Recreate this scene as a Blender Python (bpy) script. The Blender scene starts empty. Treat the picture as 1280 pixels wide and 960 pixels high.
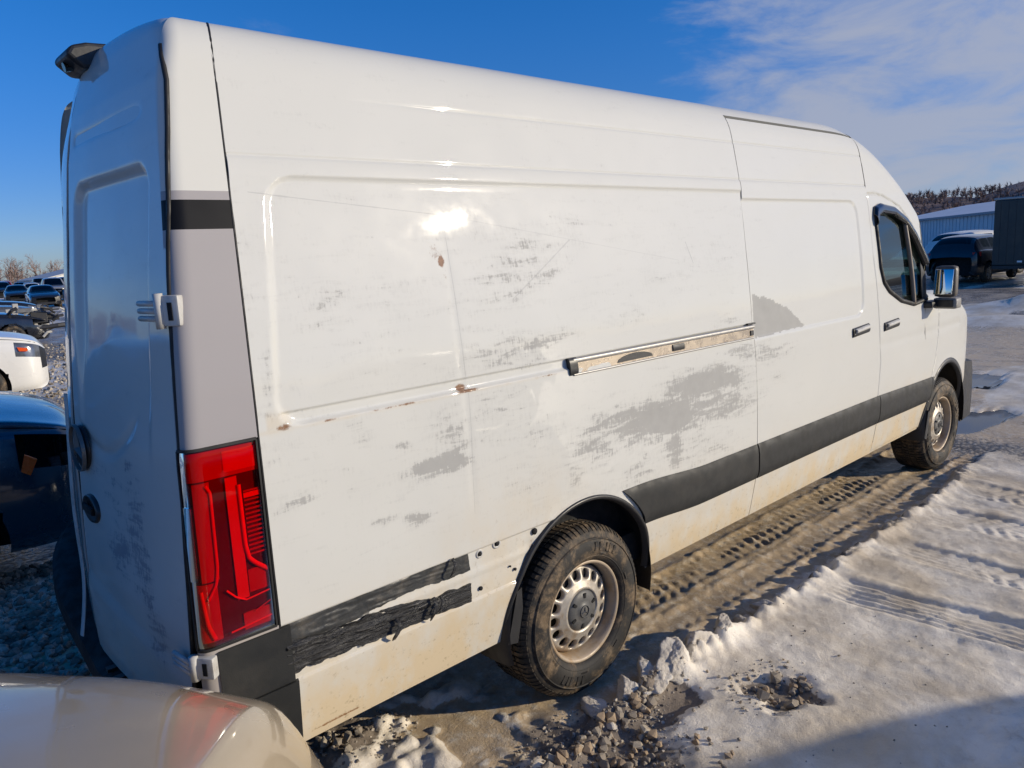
import bpy, bmesh, math, random
import numpy as np
from mathutils import Matrix, Vector

random.seed(7)
RNG = np.random.default_rng(11)
scene = bpy.context.scene
C = scene.collection
R = math.radians

# ------------------------------------------------------------------ camera
CAM_POS = (-2.2585, -2.0423, 1.9200)
YAW, PITCH, ROLL = 0.83262, -0.17135, -0.0520
cam_data = bpy.data.cameras.new('camera')
cam = bpy.data.objects.new('camera', cam_data)
C.objects.link(cam)
fw = Vector((math.cos(PITCH) * math.cos(YAW), math.cos(PITCH) * math.sin(YAW), math.sin(PITCH)))
r0 = Vector((math.sin(YAW), -math.cos(YAW), 0))
u0 = r0.cross(fw)
rt = math.cos(ROLL) * r0 + math.sin(ROLL) * u0
up = -math.sin(ROLL) * r0 + math.cos(ROLL) * u0
M = Matrix.Identity(4)
for i in range(3):
    M[i][0], M[i][1], M[i][2], M[i][3] = rt[i], up[i], -fw[i], CAM_POS[i]
cam.matrix_world = M
cam_data.sensor_width = 36
cam_data.lens = 944.35 / 1280 * 36
cam_data.clip_start = 0.05
cam_data.clip_end = 6000
scene.camera = cam

# ------------------------------------------------------------------ sky, sun, exposure
SUN_AZ, SUN_EL = R(-50), R(17)
world = bpy.data.worlds.new('World')
scene.world = world
world.use_nodes = True
wn, wl = world.node_tree.nodes, world.node_tree.links
wn.clear()
w_out = wn.new('ShaderNodeOutputWorld')
w_bg = wn.new('ShaderNodeBackground')
w_bg.inputs['Strength'].default_value = 0.110
sky = wn.new('ShaderNodeTexSky')
sky.sky_type = 'NISHITA'
sky.sun_disc = False
sky.sun_elevation = SUN_EL
# Blender's sky: rotation 0 has the sun towards +Y, turning clockwise seen from above
sky.sun_rotation = math.pi / 2 - SUN_AZ
sky.altitude = 200
sky.air_density = 0.8
sky.dust_density = 0.25
sky.ozone_density = 3.0
tcw = wn.new('ShaderNodeTexCoord')
hs = wn.new('ShaderNodeHueSaturation')
hs.inputs['Saturation'].default_value = 1.33
hs.inputs['Value'].default_value = 1.0
wl.new(sky.outputs[0], hs.inputs['Color'])
mpw = wn.new('ShaderNodeMapping')
mpw.inputs['Scale'].default_value = (3.0, 3.0, 10.0)
mpw.inputs['Rotation'].default_value = (0.05, 0.22, 0.3)
wl.new(tcw.outputs['Generated'], mpw.inputs['Vector'])
nzw = wn.new('ShaderNodeTexNoise')
nzw.inputs['Scale'].default_value = 1.9
nzw.inputs['Detail'].default_value = 8
nzw.inputs['Roughness'].default_value = 0.62
nzw.inputs['Distortion'].default_value = 0.4
wl.new(mpw.outputs[0], nzw.inputs['Vector'])
dotw = wn.new('ShaderNodeVectorMath')
dotw.operation = 'DOT_PRODUCT'
wl.new(tcw.outputs['Generated'], dotw.inputs[0])
ca, ce = R(4), R(9)
dotw.inputs[1].default_value = (math.cos(ca) * math.cos(ce), math.sin(ca) * math.cos(ce), math.sin(ce))
bankw = wn.new('ShaderNodeMapRange')
bankw.interpolation_type = 'SMOOTHSTEP'
bankw.inputs[1].default_value = 0.81
bankw.inputs[2].default_value = 0.955
wl.new(dotw.outputs['Value'], bankw.inputs[0])
addw = wn.new('ShaderNodeMath')
addw.operation = 'MULTIPLY_ADD'
wl.new(bankw.outputs[0], addw.inputs[0])
addw.inputs[1].default_value = 0.52
wl.new(nzw.outputs[0], addw.inputs[2])
covw = wn.new('ShaderNodeMapRange')
covw.interpolation_type = 'SMOOTHSTEP'
covw.inputs[1].default_value = 0.66
covw.inputs[2].default_value = 1.10
covw.inputs[4].default_value = 0.82
wl.new(addw.outputs[0], covw.inputs[0])
mixw = wn.new('ShaderNodeMix')
mixw.data_type = 'RGBA'
wl.new(covw.outputs[0], mixw.inputs[0])
tnt = wn.new('ShaderNodeMix')
tnt.data_type = 'RGBA'; tnt.blend_type = 'MULTIPLY'
tnt.inputs[0].default_value = 1.0
tnt.inputs[7].default_value = (1.15, 1.12, 1.40, 1)
wl.new(hs.outputs[0], tnt.inputs[6])
# the low sky is dimmer than the clear-air model gives: same all round the horizon
sepw = wn.new('ShaderNodeSeparateXYZ')
wl.new(tcw.outputs['Generated'], sepw.inputs[0])
lowr = wn.new('ShaderNodeMapRange')
lowr.interpolation_type = 'SMOOTHSTEP'
lowr.inputs[1].default_value = -0.02; lowr.inputs[2].default_value = 0.34
lowr.inputs[3].default_value = 0.0; lowr.inputs[4].default_value = 1.0
wl.new(sepw.outputs[2], lowr.inputs[0])
dimw = wn.new('ShaderNodeMix')
dimw.data_type = 'RGBA'; dimw.blend_type = 'MULTIPLY'
dimw.inputs[0].default_value = 1.0
hzw = wn.new('ShaderNodeMix')
hzw.data_type = 'RGBA'
hzw.inputs[6].default_value = (0.49, 0.555, 0.66, 1); hzw.inputs[7].default_value = (1, 1, 1, 1)
wl.new(lowr.outputs[0], hzw.inputs[0])
wl.new(tnt.outputs[2], dimw.inputs[6]); wl.new(hzw.outputs[2], dimw.inputs[7])
wl.new(dimw.outputs[2], mixw.inputs[6])
mixw.inputs[7].default_value = (3.7, 3.95, 4.75, 1)
wl.new(mixw.outputs[2], w_bg.inputs['Color'])
wl.new(w_bg.outputs[0], w_out.inputs['Surface'])

sun_data = bpy.data.lights.new('sun', 'SUN')
sun_data.energy = 4.2
sun_data.angle = R(0.53)
sun_data.color = (1.0, 0.88, 0.68)
sun = bpy.data.objects.new('sun', sun_data)
C.objects.link(sun)
sdir = Vector((math.cos(SUN_AZ) * math.cos(SUN_EL), math.sin(SUN_AZ) * math.cos(SUN_EL), math.sin(SUN_EL)))
sun.rotation_euler = sdir.to_track_quat('Z', 'Y').to_euler()
sun.location = sdir * 50

scene.view_settings.view_transform = 'Standard'
scene.view_settings.look = 'None'
scene.view_settings.gamma = 1
scene.view_settings.use_curve_mapping = False
scene.view_settings.exposure = 0.0

# ------------------------------------------------------------------ helpers: noise, meshes, objects
def _hash(ix, iy, seed):
    h = (ix.astype(np.int64) * 374761393 + iy.astype(np.int64) * 668265263 + seed * 974711) & 0x7fffffff
    h = ((h ^ (h >> 13)) * 1274126177) & 0x7fffffff
    return ((h ^ (h >> 16)) & 0xffff) / 65535.0

def vnoise(x, y, seed=0):
    x = np.asarray(x, float); y = np.asarray(y, float)
    ix = np.floor(x); iy = np.floor(y)
    fx = x - ix; fy = y - iy
    fx = fx * fx * fx * (fx * (fx * 6 - 15) + 10); fy = fy * fy * fy * (fy * (fy * 6 - 15) + 10)
    a = _hash(ix, iy, seed); b = _hash(ix + 1, iy, seed)
    c = _hash(ix, iy + 1, seed); d = _hash(ix + 1, iy + 1, seed)
    return (a * (1 - fx) + b * fx) * (1 - fy) + (c * (1 - fx) + d * fx) * fy - 0.5   # -.5 .. .5

def fbm(x, y, seed=0, octv=4, gain=0.5):
    t = 0; a = 1.0; n = 0
    for o in range(octv):
        t = t + a * vnoise(x * 2 ** o + 17.3 * o, y * 2 ** o - 9.1 * o, seed + o)
        n += a; a *= gain
    return t / n * 1.6

def sstep(a, b, x):
    t = np.clip((x - a) / (b - a), 0, 1)
    return t * t * (3 - 2 * t)

def mesh_from(verts, faces, smooth=True, name='mesh'):
    me = bpy.data.meshes.new(name)
    if isinstance(faces, np.ndarray):
        n, k = faces.shape
        me.vertices.add(len(verts))
        me.vertices.foreach_set('co', np.asarray(verts, np.float32).ravel())
        me.loops.add(n * k)
        me.loops.foreach_set('vertex_index', faces.astype(np.int32).ravel())
        me.polygons.add(n)
        me.polygons.foreach_set('loop_start', (np.arange(n) * k).astype(np.int32))
        me.polygons.foreach_set('loop_total', np.full(n, k, np.int32))
        me.update(calc_edges=True)
    else:
        me.from_pydata([tuple(v) for v in verts], [], faces)
        me.update()
    me.validate()
    me.polygons.foreach_set('use_smooth', np.full(len(me.polygons), bool(smooth)))
    return me

def obj(name, me, mat, parent=None, loc=None, rot=None):
    if isinstance(me, bmesh.types.BMesh):
        bm = me
        me = bpy.data.meshes.new(name)
        bm.to_mesh(me); bm.free()
    o = bpy.data.objects.new(name, me)
    C.objects.link(o)
    if mat is not None and len(me.materials) == 0:
        me.materials.append(mat)
    if parent is not None:
        o.parent = parent
    if loc is not None: o.location = loc
    if rot is not None: o.rotation_euler = rot
    return o

def tag(o, label=None, cat=None, group=None, kind=None):
    if label: o['label'] = label
    if cat: o['category'] = cat
    if group: o['group'] = group
    if kind: o['kind'] = kind
    return o

def empty(name, loc=(0, 0, 0), rz=0):
    o = bpy.data.objects.new(name, None)
    C.objects.link(o)
    o.location = loc; o.rotation_euler = (0, 0, rz)
    o.empty_display_size = 0.2
    return o

class MB:
    """collects simple shapes into one mesh"""
    def __init__(s): s.v = []; s.f = []
    def add(s, vs, fs):
        b = len(s.v); s.v += [tuple(p) for p in vs]; s.f += [tuple(i + b for i in f) for f in fs]
        return s
    def box(s, x0, x1, y0, y1, z0, z1, bev=0.0):
        if bev <= 0:
            vs = [(x, y, z) for x in (x0, x1) for y in (y0, y1) for z in (z0, z1)]
            return s.add(vs, [(0, 1, 3, 2), (4, 6, 7, 5), (0, 4, 5, 1), (2, 3, 7, 6), (0, 2, 6, 4), (1, 5, 7, 3)])
        bm = bmesh.new()
        bmesh.ops.create_cube(bm, size=1)
        for v in bm.verts:
            v.co = Vector(((x0 + x1) / 2 + v.co.x * (x1 - x0), (y0 + y1) / 2 + v.co.y * (y1 - y0), (z0 + z1) / 2 + v.co.z * (z1 - z0)))
        bmesh.ops.bevel(bm, geom=bm.edges[:], offset=bev, segments=2, profile=0.6, affect='EDGES')
        bm.verts.index_update()
        s.add([v.co for v in bm.verts], [[v.index for v in f.verts] for f in bm.faces]); bm.free()
        return s
    def tube(s, pts, rad, n=8, cap=True):
        pts = [Vector(p) for p in pts]
        rads = rad if hasattr(rad, '__len__') else [rad] * len(pts)
        b = len(s.v)
        for i, p in enumerate(pts):
            d = (pts[min(i + 1, len(pts) - 1)] - pts[max(i - 1, 0)]).normalized()
            a = d.orthogonal().normalized() if i == 0 else (a - d * a.dot(d)).normalized()
            c = d.cross(a)
            for k in range(n):
                t = 2 * math.pi * k / n
                s.v.append(tuple(p + rads[i] * (math.cos(t) * a + math.sin(t) * c)))
        for i in range(len(pts) - 1):
            for k in range(n):
                s.f.append((b + i * n + k, b + i * n + (k + 1) % n, b + (i + 1) * n + (k + 1) % n, b + (i + 1) * n + k))
        if cap:
            s.f.append(tuple(b + k for k in range(n))[::-1])
            s.f.append(tuple(b + (len(pts) - 1) * n + k for k in range(n)))
        return s
    def lathe(s, prof, n=64, axis='y', c=(0, 0, 0), a0=0, a1=2 * math.pi):
        """prof: list of (r, h); h along axis"""
        b = len(s.v); full = abs(a1 - a0 - 2 * math.pi) < 1e-6
        m = n if full else n + 1
        for k in range(m):
            t = a0 + (a1 - a0) * k / n
            for r, h in prof:
                if axis == 'y': s.v.append((c[0] + r * math.cos(t), c[1] + h, c[2] + r * math.sin(t)))
                else: s.v.append((c[0] + r * math.cos(t), c[1] + r * math.sin(t), c[2] + h))
        q = len(prof)
        for k in range(n):
            for i in range(q - 1):
                k2 = (k + 1) % m
                s.f.append((b + k * q + i, b + k * q + i + 1, b + k2 * q + i + 1, b + k2 * q + i))
        return s
    def prism(s, poly, d0, d1, plane='xz'):
        """poly of (a, b) extruded from d0 to d1 along the third axis"""
        n = len(poly)
        if plane == 'xz': f = lambda p, d: (p[0], d, p[1])
        elif plane == 'xy': f = lambda p, d: (p[0], p[1], d)
        else: f = lambda p, d: (d, p[0], p[1])
        vs = [f(p, d0) for p in poly] + [f(p, d1) for p in poly]
        return s.add(vs, [tuple(range(n)), tuple(range(2 * n - 1, n - 1, -1))] + [(i, i + n, (i + 1) % n + n, (i + 1) % n) for i in range(n)])
    def mesh(s, smooth=False): 
        me = mesh_from(s.v, s.f, smooth)
        bm = bmesh.new(); bm.from_mesh(me)
        bmesh.ops.recalc_face_normals(bm, faces=bm.faces[:])
        bm.to_mesh(me); bm.free()
        return me
    def build(s, name, mat, parent=None, smooth=False, **k): return obj(name, s.mesh(smooth), mat, parent, **k)

def autosmooth(o, deg=35):
    me = o.data
    bm = bmesh.new(); bm.from_mesh(me)
    for e in bm.edges:
        e.smooth = not (len(e.link_faces) == 2 and e.calc_face_angle(0) > R(deg))
    for f in bm.faces: f.smooth = True
    bm.to_mesh(me); bm.free()
    return o

# ------------------------------------------------------------------ helpers: materials
def new_mat(name):
    m = bpy.data.materials.new(name)
    m.use_nodes = True
    nt = m.node_tree
    return m, nt, nt.nodes, nt.links, nt.nodes['Principled BSDF']

class NG:
    """tiny node-graph helper"""
    def __init__(s, nt): s.nt = nt; s.n = nt.nodes; s.l = nt.links
    def _in(s, sock, v):
        if hasattr(v, 'is_linked') or isinstance(v, bpy.types.NodeSocket): s.l.new(v, sock)
        else: sock.default_value = v
    def obj_co(s): return s.n.new('ShaderNodeTexCoord').outputs['Object']
    def pos(s): return s.n.new('ShaderNodeNewGeometry').outputs['Position']
    def mapping(s, v, scale=(1, 1, 1), rot=(0, 0, 0), loc=(0, 0, 0)):
        m = s.n.new('ShaderNodeMapping')
        s.l.new(v, m.inputs[0]); m.inputs['Scale'].default_value = scale; m.inputs['Rotation'].default_value = rot; m.inputs['Location'].default_value = loc
        return m.outputs[0]
    def noise(s, v, scale=5, detail=4, rough=0.55, dist=0, out=0):
        m = s.n.new('ShaderNodeTexNoise')
        if v is not None: s.l.new(v, m.inputs['Vector'])
        m.inputs['Scale'].default_value = scale; m.inputs['Detail'].default_value = detail
        m.inputs['Roughness'].default_value = rough; m.inputs['Distortion'].default_value = dist
        return m.outputs[out]
    def voronoi(s, v, scale=5, feature='F1', out='Distance', rnd=1.0):
        m = s.n.new('ShaderNodeTexVoronoi'); m.feature = feature
        s.l.new(v, m.inputs['Vector']); m.inputs['Scale'].default_value = scale; m.inputs['Randomness'].default_value = rnd
        return m.outputs[out]
    def math(s, op, a, b=0.0, c=0.0, clamp=False):
        m = s.n.new('ShaderNodeMath'); m.operation = op; m.use_clamp = clamp
        s._in(m.inputs[0], a); s._in(m.inputs[1], b); s._in(m.inputs[2], c)
        return m.outputs[0]
    def ramp(s, v, a, b, lo=0.0, hi=1.0, smooth=True):
        m = s.n.new('ShaderNodeMapRange')
        m.interpolation_type = 'SMOOTHSTEP' if smooth else 'LINEAR'
        s._in(m.inputs[0], v); s._in(m.inputs[1], a); s._in(m.inputs[2], b); s._in(m.inputs[3], lo); s._in(m.inputs[4], hi)
        return m.outputs[0]
    def mix(s, fac, a, b):
        m = s.n.new('ShaderNodeMix'); m.data_type = 'RGBA'
        s._in(m.inputs[0], fac)
        for i, v in ((6, a), (7, b)):
            if isinstance(v, tuple): m.inputs[i].default_value = (*v[:3], 1)
            else: s.l.new(v, m.inputs[i])
        return m.outputs[2]
    def mixf(s, fac, a, b):
        m = s.n.new('ShaderNodeMix'); m.data_type = 'FLOAT'
        s._in(m.inputs[0], fac); s._in(m.inputs[2], a); s._in(m.inputs[3], b)
        return m.outputs[0]
    def attr(s, name):
        m = s.n.new('ShaderNodeAttribute'); m.attribute_name = name
        return m.outputs['Fac']
    def sep(s, v):
        m = s.n.new('ShaderNodeSeparateXYZ'); s.l.new(v, m.inputs[0])
        return m.outputs
    def bump(s, h, strength=0.3, dist=0.01):
        m = s.n.new('ShaderNodeBump'); s.l.new(h, m.inputs['Height'])
        m.inputs['Strength'].default_value = strength; m.inputs['Distance'].default_value = dist
        return m.outputs[0]

def simple(name, col, rough=0.5, metal=0.0, coat=0.0, var=0.15, scale=8, bump=0.0, spec=0.5, dirt=None, bscale=60):
    """principled material with noise-broken colour and roughness"""
    m, nt, n, l, b = new_mat(name)
    g = NG(nt); co = g.obj_co()
    nz = g.noise(co, scale, 5, 0.6)
    lo = tuple(c * (1 - var) for c in col); hi = tuple(min(1, c * (1 + var)) for c in col)
    colr = g.mix(nz, lo, hi)
    if dirt:
        d = g.ramp(g.noise(co, scale * 0.7, 7, 0.7), 0.48, 0.68)
        colr = g.mix(g.math('MULTIPLY', d, dirt[3]), colr, dirt[:3])
    l.new(colr, b.inputs['Base Color'])
    rr = g.ramp(g.noise(co, scale * 2.3, 4), 0.3, 0.7, max(0.02, rough * 0.8), min(1, rough * 1.25))
    l.new(rr, b.inputs['Roughness'])
    b.inputs['Metallic'].default_value = metal
    b.inputs['Coat Weight'].default_value = coat
    b.inputs['Coat Roughness'].default_value = 0.05
    b.inputs['Specular IOR Level'].default_value = spec
    if bump > 0:
        l.new(g.bump(g.noise(co, bscale, 4), bump, 0.004), b.inputs['Normal'])
    return m

MAT = {}
MAT['black_plastic'] = simple('black_plastic', (0.018, 0.018, 0.019), 0.45, var=0.25, bump=0.1)
MAT['void'] = simple('void', (0.006, 0.006, 0.006), 0.9)
MAT['under'] = simple('underbody', (0.012, 0.011, 0.010), 0.85, dirt=(0.05, 0.04, 0.03, 0.6))
MAT['moulding'] = simple('moulding', (0.019, 0.020, 0.020), 0.55, var=0.15, scale=5, bump=0.12, bscale=220, spec=.3, dirt=(0.055, 0.050, 0.043, 0.35))
MAT['trim_white'] = simple('trim_white', (0.50, 0.49, 0.46), 0.45, var=0.12, scale=20, dirt=(0.26, 0.23, 0.19, 0.55))
MAT['seal'] = simple('rubber_seal', (0.01, 0.01, 0.01), 0.6)
MAT['chrome'] = simple('chrome', (0.62, 0.60, 0.56), 0.18, metal=1.0, var=0.1)
MAT['alu'] = simple('rail_aluminium', (0.36, 0.35, 0.33), 0.42, metal=0.55, var=0.1, scale=20)
MAT['steel_rim'] = simple('steel_rim', (0.44, 0.40, 0.34), 0.42, metal=0.35, var=0.12, scale=14, dirt=(0.30, 0.20, 0.11, 0.75))
MAT['rim_bead'] = simple('rim_bead', (0.40, 0.32, 0.23), 0.5, metal=0.1, var=0.2, scale=14, dirt=(0.34, 0.22, 0.11, 0.85))
MAT['hubcap'] = simple('hubcap', (0.085, 0.085, 0.083), 0.5, var=0.2, scale=16, dirt=(0.16, 0.14, 0.115, 0.5))
MAT['hub_star'] = simple('hub_star', (0.15, 0.15, 0.145), 0.4, metal=0.3)

def mat_tyre():
    m, nt, n, l, b = new_mat('tyre_rubber')
    g = NG(nt); co = g.obj_co()
    d1 = g.ramp(g.noise(co, 9, 8, 0.7, 0.4), 0.46, 0.66)
    d2 = g.ramp(g.noise(co, 3.2, 5, 0.6), 0.42, 0.7)
    d3 = g.ramp(g.noise(co, 45, 5, 0.7), 0.45, 0.62)
    c = g.mix(g.math('MULTIPLY', d2, 0.6), (0.012, 0.011, 0.010), (0.045, 0.038, 0.030))
    c = g.mix(g.math('MULTIPLY', d1, 0.85), c, (0.16, 0.11, 0.06))
    c = g.mix(g.math('MULTIPLY', g.math('MULTIPLY', d1, d3), 0.55), c, (0.27, 0.19, 0.115))
    l.new(c, b.inputs['Base Color'])
    b.inputs['Roughness'].default_value = 0.72
    l.new(g.bump(g.noise(co, 70, 5, 0.7), 0.35, 0.004), b.inputs['Normal'])
    return m
MAT['tyre'] = mat_tyre()

def mat_glass(name, tint, rough=0.02, base=0.05):
    """window glass: mostly reflection over a tinted see-through"""
    m = bpy.data.materials.new(name); m.use_nodes = True
    nt = m.node_tree; n, l = nt.nodes, nt.links; n.clear()
    g = NG(nt)
    o = n.new('ShaderNodeOutputMaterial')
    tr = n.new('ShaderNodeBsdfTransparent'); tr.inputs[0].default_value = (*tint, 1)
    gl = n.new('ShaderNodeBsdfGlossy'); gl.inputs['Roughness'].default_value = rough; gl.inputs[0].default_value = (0.9, 1.0, 0.97, 1)
    fr = n.new('ShaderNodeFresnel'); fr.inputs[0].default_value = 1.6
    mx = n.new('ShaderNodeMixShader')
    l.new(g.math('MULTIPLY_ADD', fr.outputs[0], 1.0, base - .05), mx.inputs[0])
    l.new(tr.outputs[0], mx.inputs[1]); l.new(gl.outputs[0], mx.inputs[2]); l.new(mx.outputs[0], o.inputs[0])
    return m
MAT['glass'] = mat_glass('window_glass', (0.32, 0.50, 0.47), base=.08)
MAT['dark_glass'] = mat_glass('tinted_glass', (0.05, 0.06, 0.06))
MAT['lens_red'] = mat_glass('red_lens', (0.85, 0.012, 0.008), 0.04, base=.012)
MAT['lens_clear'] = mat_glass('clear_lens', (0.85, 0.85, 0.85), 0.04)
MAT['headlamp'] = mat_glass('headlamp_lens', (0.5, 0.5, 0.52), 0.03)
MAT['mirror'] = simple('mirror_glass', (0.75, 0.80, 0.78), 0.03, metal=1.0, var=0.02)
# ------------------------------------------------------------------ the van: body as one smooth implicit shape, cut into panels
_pz = np.array([.30, .43, .50, .62, .66, .84, 1.0, 1.3, 1.46, 1.6, 1.8, 2.0, 2.17, 2.35, 2.53, 2.62, 2.9])
_py = np.array([.09, .05, .035, .012, .003, .003, 0, .004, .012, .022, .045, .075, .105, .145, .188, .212, .292])
_tz = np.linspace(.30, 2.9, 1041)
_ty = np.interp(_tz, _pz, _py)
_k = np.exp(-0.5 * (np.arange(-40, 41) / 14.0) ** 2); _k /= _k.sum()
_ty = np.convolve(np.pad(_ty, 40, mode='edge'), _k, mode='valid')
def yo(z): return np.interp(z, _tz, _ty)
_rz = [.2, .6, .9, 1.4, 1.7, 1.9, 2.1, 2.3, 2.45, 2.6, 2.7, 2.9]
_rx = [-1.60, -1.625, -1.630, -1.607, -1.577, -1.555, -1.530, -1.502, -1.473, -1.425, -1.375, -1.22]
def xrear(z): return np.interp(z, _rz, _rx)
_wz = [1.2, 1.4, 1.62, 1.857, 2.09, 2.25, 2.41, 2.6, 2.9]
_wx = [5.05, 4.85, 4.56, 4.27, 3.92, 3.72, 3.47, 3.15, 2.6]
def smax(a, b, k):
    h = np.maximum(k - np.abs(a - b), 0) / k
    return np.maximum(a, b) + h * h * k * 0.25
def F(x, y, z):
    ys = 1 - np.abs(y - 1)
    q = np.abs(y - 1) / 0.8
    side = (yo(z) + 0.012 * np.maximum(0, x - 3.4) ** 2 + 0.42 * np.maximum(0, x - 4.65) ** 2 - ys)
    roof = z - (2.700 - 0.080 * q ** 2.4 - 0.30 * np.maximum(0, x - 2.6) ** 2 * (x < 3.8) - 9 * (x >= 3.8))
    ws = (x - np.interp(z, _wz, _wx) - 0.30 * (1 - q ** 2)) * 0.62
    up_ = np.where(x > 2.55, smax(roof, ws, 0.10), roof)
    hood = z - np.interp(x, [3.0, 4.3, 4.7, 5.0, 5.2, 5.3, 5.4], [1.5, 1.46, 1.36, 1.25, 1.12, 0.98, .8])
    top = np.where(x > 3.3, np.minimum(up_, hood), up_)
    nose = x - (5.27 - 0.11 * q ** 4 - 0.12 * np.maximum(0, z - .7) ** 2)
    rear = xrear(z) - x - 0.028 * (1 - q ** 2) + 0.12 * np.maximum(0, y - 1.0) + 0.10 * np.maximum(0, y - 1.0) ** 2
    f = smax(side, top, 0.13)
    f = smax(f, rear, 0.045)
    return smax(f, nose, 0.16)
def solve(P, D, t_out, t_in, off=0.0):
    a = np.full(P.shape[:-1], float(t_out)); b = np.full(P.shape[:-1], float(t_in))
    for _ in range(34):
        m = 0.5 * (a + b)
        Q = P + D * m[..., None]
        o = F(Q[..., 0], Q[..., 1], Q[..., 2]) > 0
        a = np.where(o, m, a); b = np.where(o, b, m)
    return P + D * (0.5 * (a + b) + off)[..., None]

def grid_faces(nr, nc):
    i = np.arange(nr - 1)[:, None]; j = np.arange(nc - 1)[None, :]
    a = i * nc + j
    return np.stack([a, a + 1, a + nc + 1, a + nc], -1).reshape(-1, 4)

def flange(V, N, depth=0.018):
    """turned-in edge along the border of a grid V (nr,nc,3) with inward direction -N"""
    nr, nc = V.shape[:2]
    loop = [(0, j) for j in range(nc)] + [(i, nc - 1) for i in range(1, nr)] + [(nr - 1, j) for j in range(nc - 2, -1, -1)] + [(i, 0) for i in range(nr - 2, 0, -1)]
    I = np.array([p[0] for p in loop]); J = np.array([p[1] for p in loop])
    A = V[I, J]; B = A - N[I, J] * depth
    n = len(loop); k = np.arange(n); k2 = (k + 1) % n
    return np.concatenate([A, B]), np.stack([k, k + n, k2 + n, k2], -1)

# rows of the section
_zr = []
z = 0.425
while z < 2.44:
    near = min(abs(z - c) for c in (1.447, 1.495, 1.425, 2.145, 2.185, 2.235, 2.43, .845, .66, .70))
    _zr.append(z); z += 0.0035 if near < 0.018 else 0.0095
ZR = np.array(_zr)
PIV = (0.75, 2.20)
_a0 = math.atan2(ZR[-1] + .01 - PIV[1], yo(ZR[-1] + .01) - PIV[0])
_a1 = math.atan2(2.738 - PIV[1], 1.0 - PIV[0])
AR = np.linspace(_a0, _a1, 46)
def section_rays(x, rows=None):
    """ray origin and direction for every row at the columns x (nr,nc)"""
    nz, na = len(ZR), len(AR)
    y = np.concatenate([np.full(nz, 0.6), np.full(na, PIV[0])])
    zz = np.concatenate([ZR, np.full(na, PIV[1])])
    dy = np.concatenate([np.full(nz, -1.0), np.cos(AR)]); dz = np.concatenate([np.zeros(nz), np.sin(AR)])
    return y, zz, dy, dz
def ztop(x):
    zz = np.linspace(0.6, 2.76, 600)
    out = []
    for xx in np.atleast_1d(x):
        v = F(np.full(600, xx), np.full(600, 1.0), zz) < 0
        out.append(zz[np.where(v)[0].max()] if v.any() else 1.0)
    return np.array(out)

def body_patch(xa, xb, nc, r0, r1, inset=None, scale=False, off=0.0, lean=True):
    """rows r0..r1 of the section; xa/xb give the border x for each row height"""
    y, zz, dy, dz = section_rays(None)
    y, zz, dy, dz = y[r0:r1], zz[r0:r1], dy[r0:r1], dz[r0:r1]
    nr = len(y)
    zeq = np.where(dz == 0, zz, np.minimum(2.74, 2.2 + dz * 0.55))
    u = np.linspace(0, 1, nc)
    X = xa(zeq)[:, None] * (1 - u) + xb(zeq)[:, None] * u
    Z = np.repeat(zz[:, None], nc, 1); Y = np.repeat(y[:, None], nc, 1)
    DY = np.repeat(dy[:, None], nc, 1); DZ = np.repeat(dz[:, None], nc, 1)
    if scale:
        k = np.clip((ztop(X[0]) - 1.1) / (2.738 - 1.1), 0.02, 1)[None, :]
        Z = np.where(Z > 1.1, 1.1 + (Z - 1.1) * k, Z)
        DZ = DZ * k
    P = np.stack([X, Y, Z], -1); D = np.stack([np.zeros_like(X), DY, DZ], -1)
    D /= np.linalg.norm(D, axis=-1, keepdims=True)
    V = solve(P, D, 1.6, 0.0, off)
    if inset is not None:
        V = V - D * inset(V[..., 0], V[..., 2])[..., None]
    return V, D

def rbox(x, z, x0, x1, z0, z1, r):
    cx, cz = (x0 + x1) / 2, (z0 + z1) / 2
    qx = np.abs(x - cx) - (x1 - x0) / 2 + r; qz = np.abs(z - cz) - (z1 - z0) / 2 + r
    return np.hypot(np.maximum(qx, 0), np.maximum(qz, 0)) + np.minimum(np.maximum(qx, qz), 0) - r

def panel_obj(name, V, D, mat, parent, arch=None, attrs=None, keep=None, fl=True, flip=False):
    nr, nc = V.shape[:2]
    verts = V.reshape(-1, 3).copy(); faces = grid_faces(nr, nc)
    if arch is not None:
        for (ax, az, ar) in arch:
            d = np.hypot(verts[:, 0] - ax, verts[:, 2] - az)
            snap = (np.abs(d - ar) < 0.0065) & (verts[:, 1] < 0.6)
            s = ar / np.maximum(d, 1e-6)
            verts[snap, 0] = ax + (verts[snap, 0] - ax) * s[snap]
            verts[snap, 2] = az + (verts[snap, 2] - az) * s[snap]
            ins = (d < ar - 0.0065) & (verts[:, 1] < 0.6)
            faces = faces[~ins[faces].any(1)]
    if keep is not None:
        c = verts[faces].mean(1)
        faces = faces[keep(c)]
    A = verts
    if fl and keep is None:
        fv, ff = flange(V, D)
        if arch is not None:
            bad = np.zeros(len(fv), bool)
            for (ax, az, ar) in arch:
                bad |= np.hypot(fv[:, 0] - ax, fv[:, 2] - az) < ar + .004
            ff = ff[~bad[ff].any(1)]
        faces = np.concatenate([faces, ff + len(verts)]); A = np.concatenate([verts, fv])
    if flip: faces = faces[:, ::-1]
    used = np.zeros(len(A), bool); used[faces.ravel()] = True
    re = np.cumsum(used) - 1
    A = A[used]; faces = re[faces]
    me = mesh_from(A, faces, True)
    if attrs:
        for an, fn in attrs.items():
            at = me.attributes.new(an, 'FLOAT', 'POINT')
            at.data.foreach_set('value', np.asarray(fn(A[:, 0], A[:, 1], A[:, 2]), np.float32))
    return obj(name, me, mat, parent)

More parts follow.
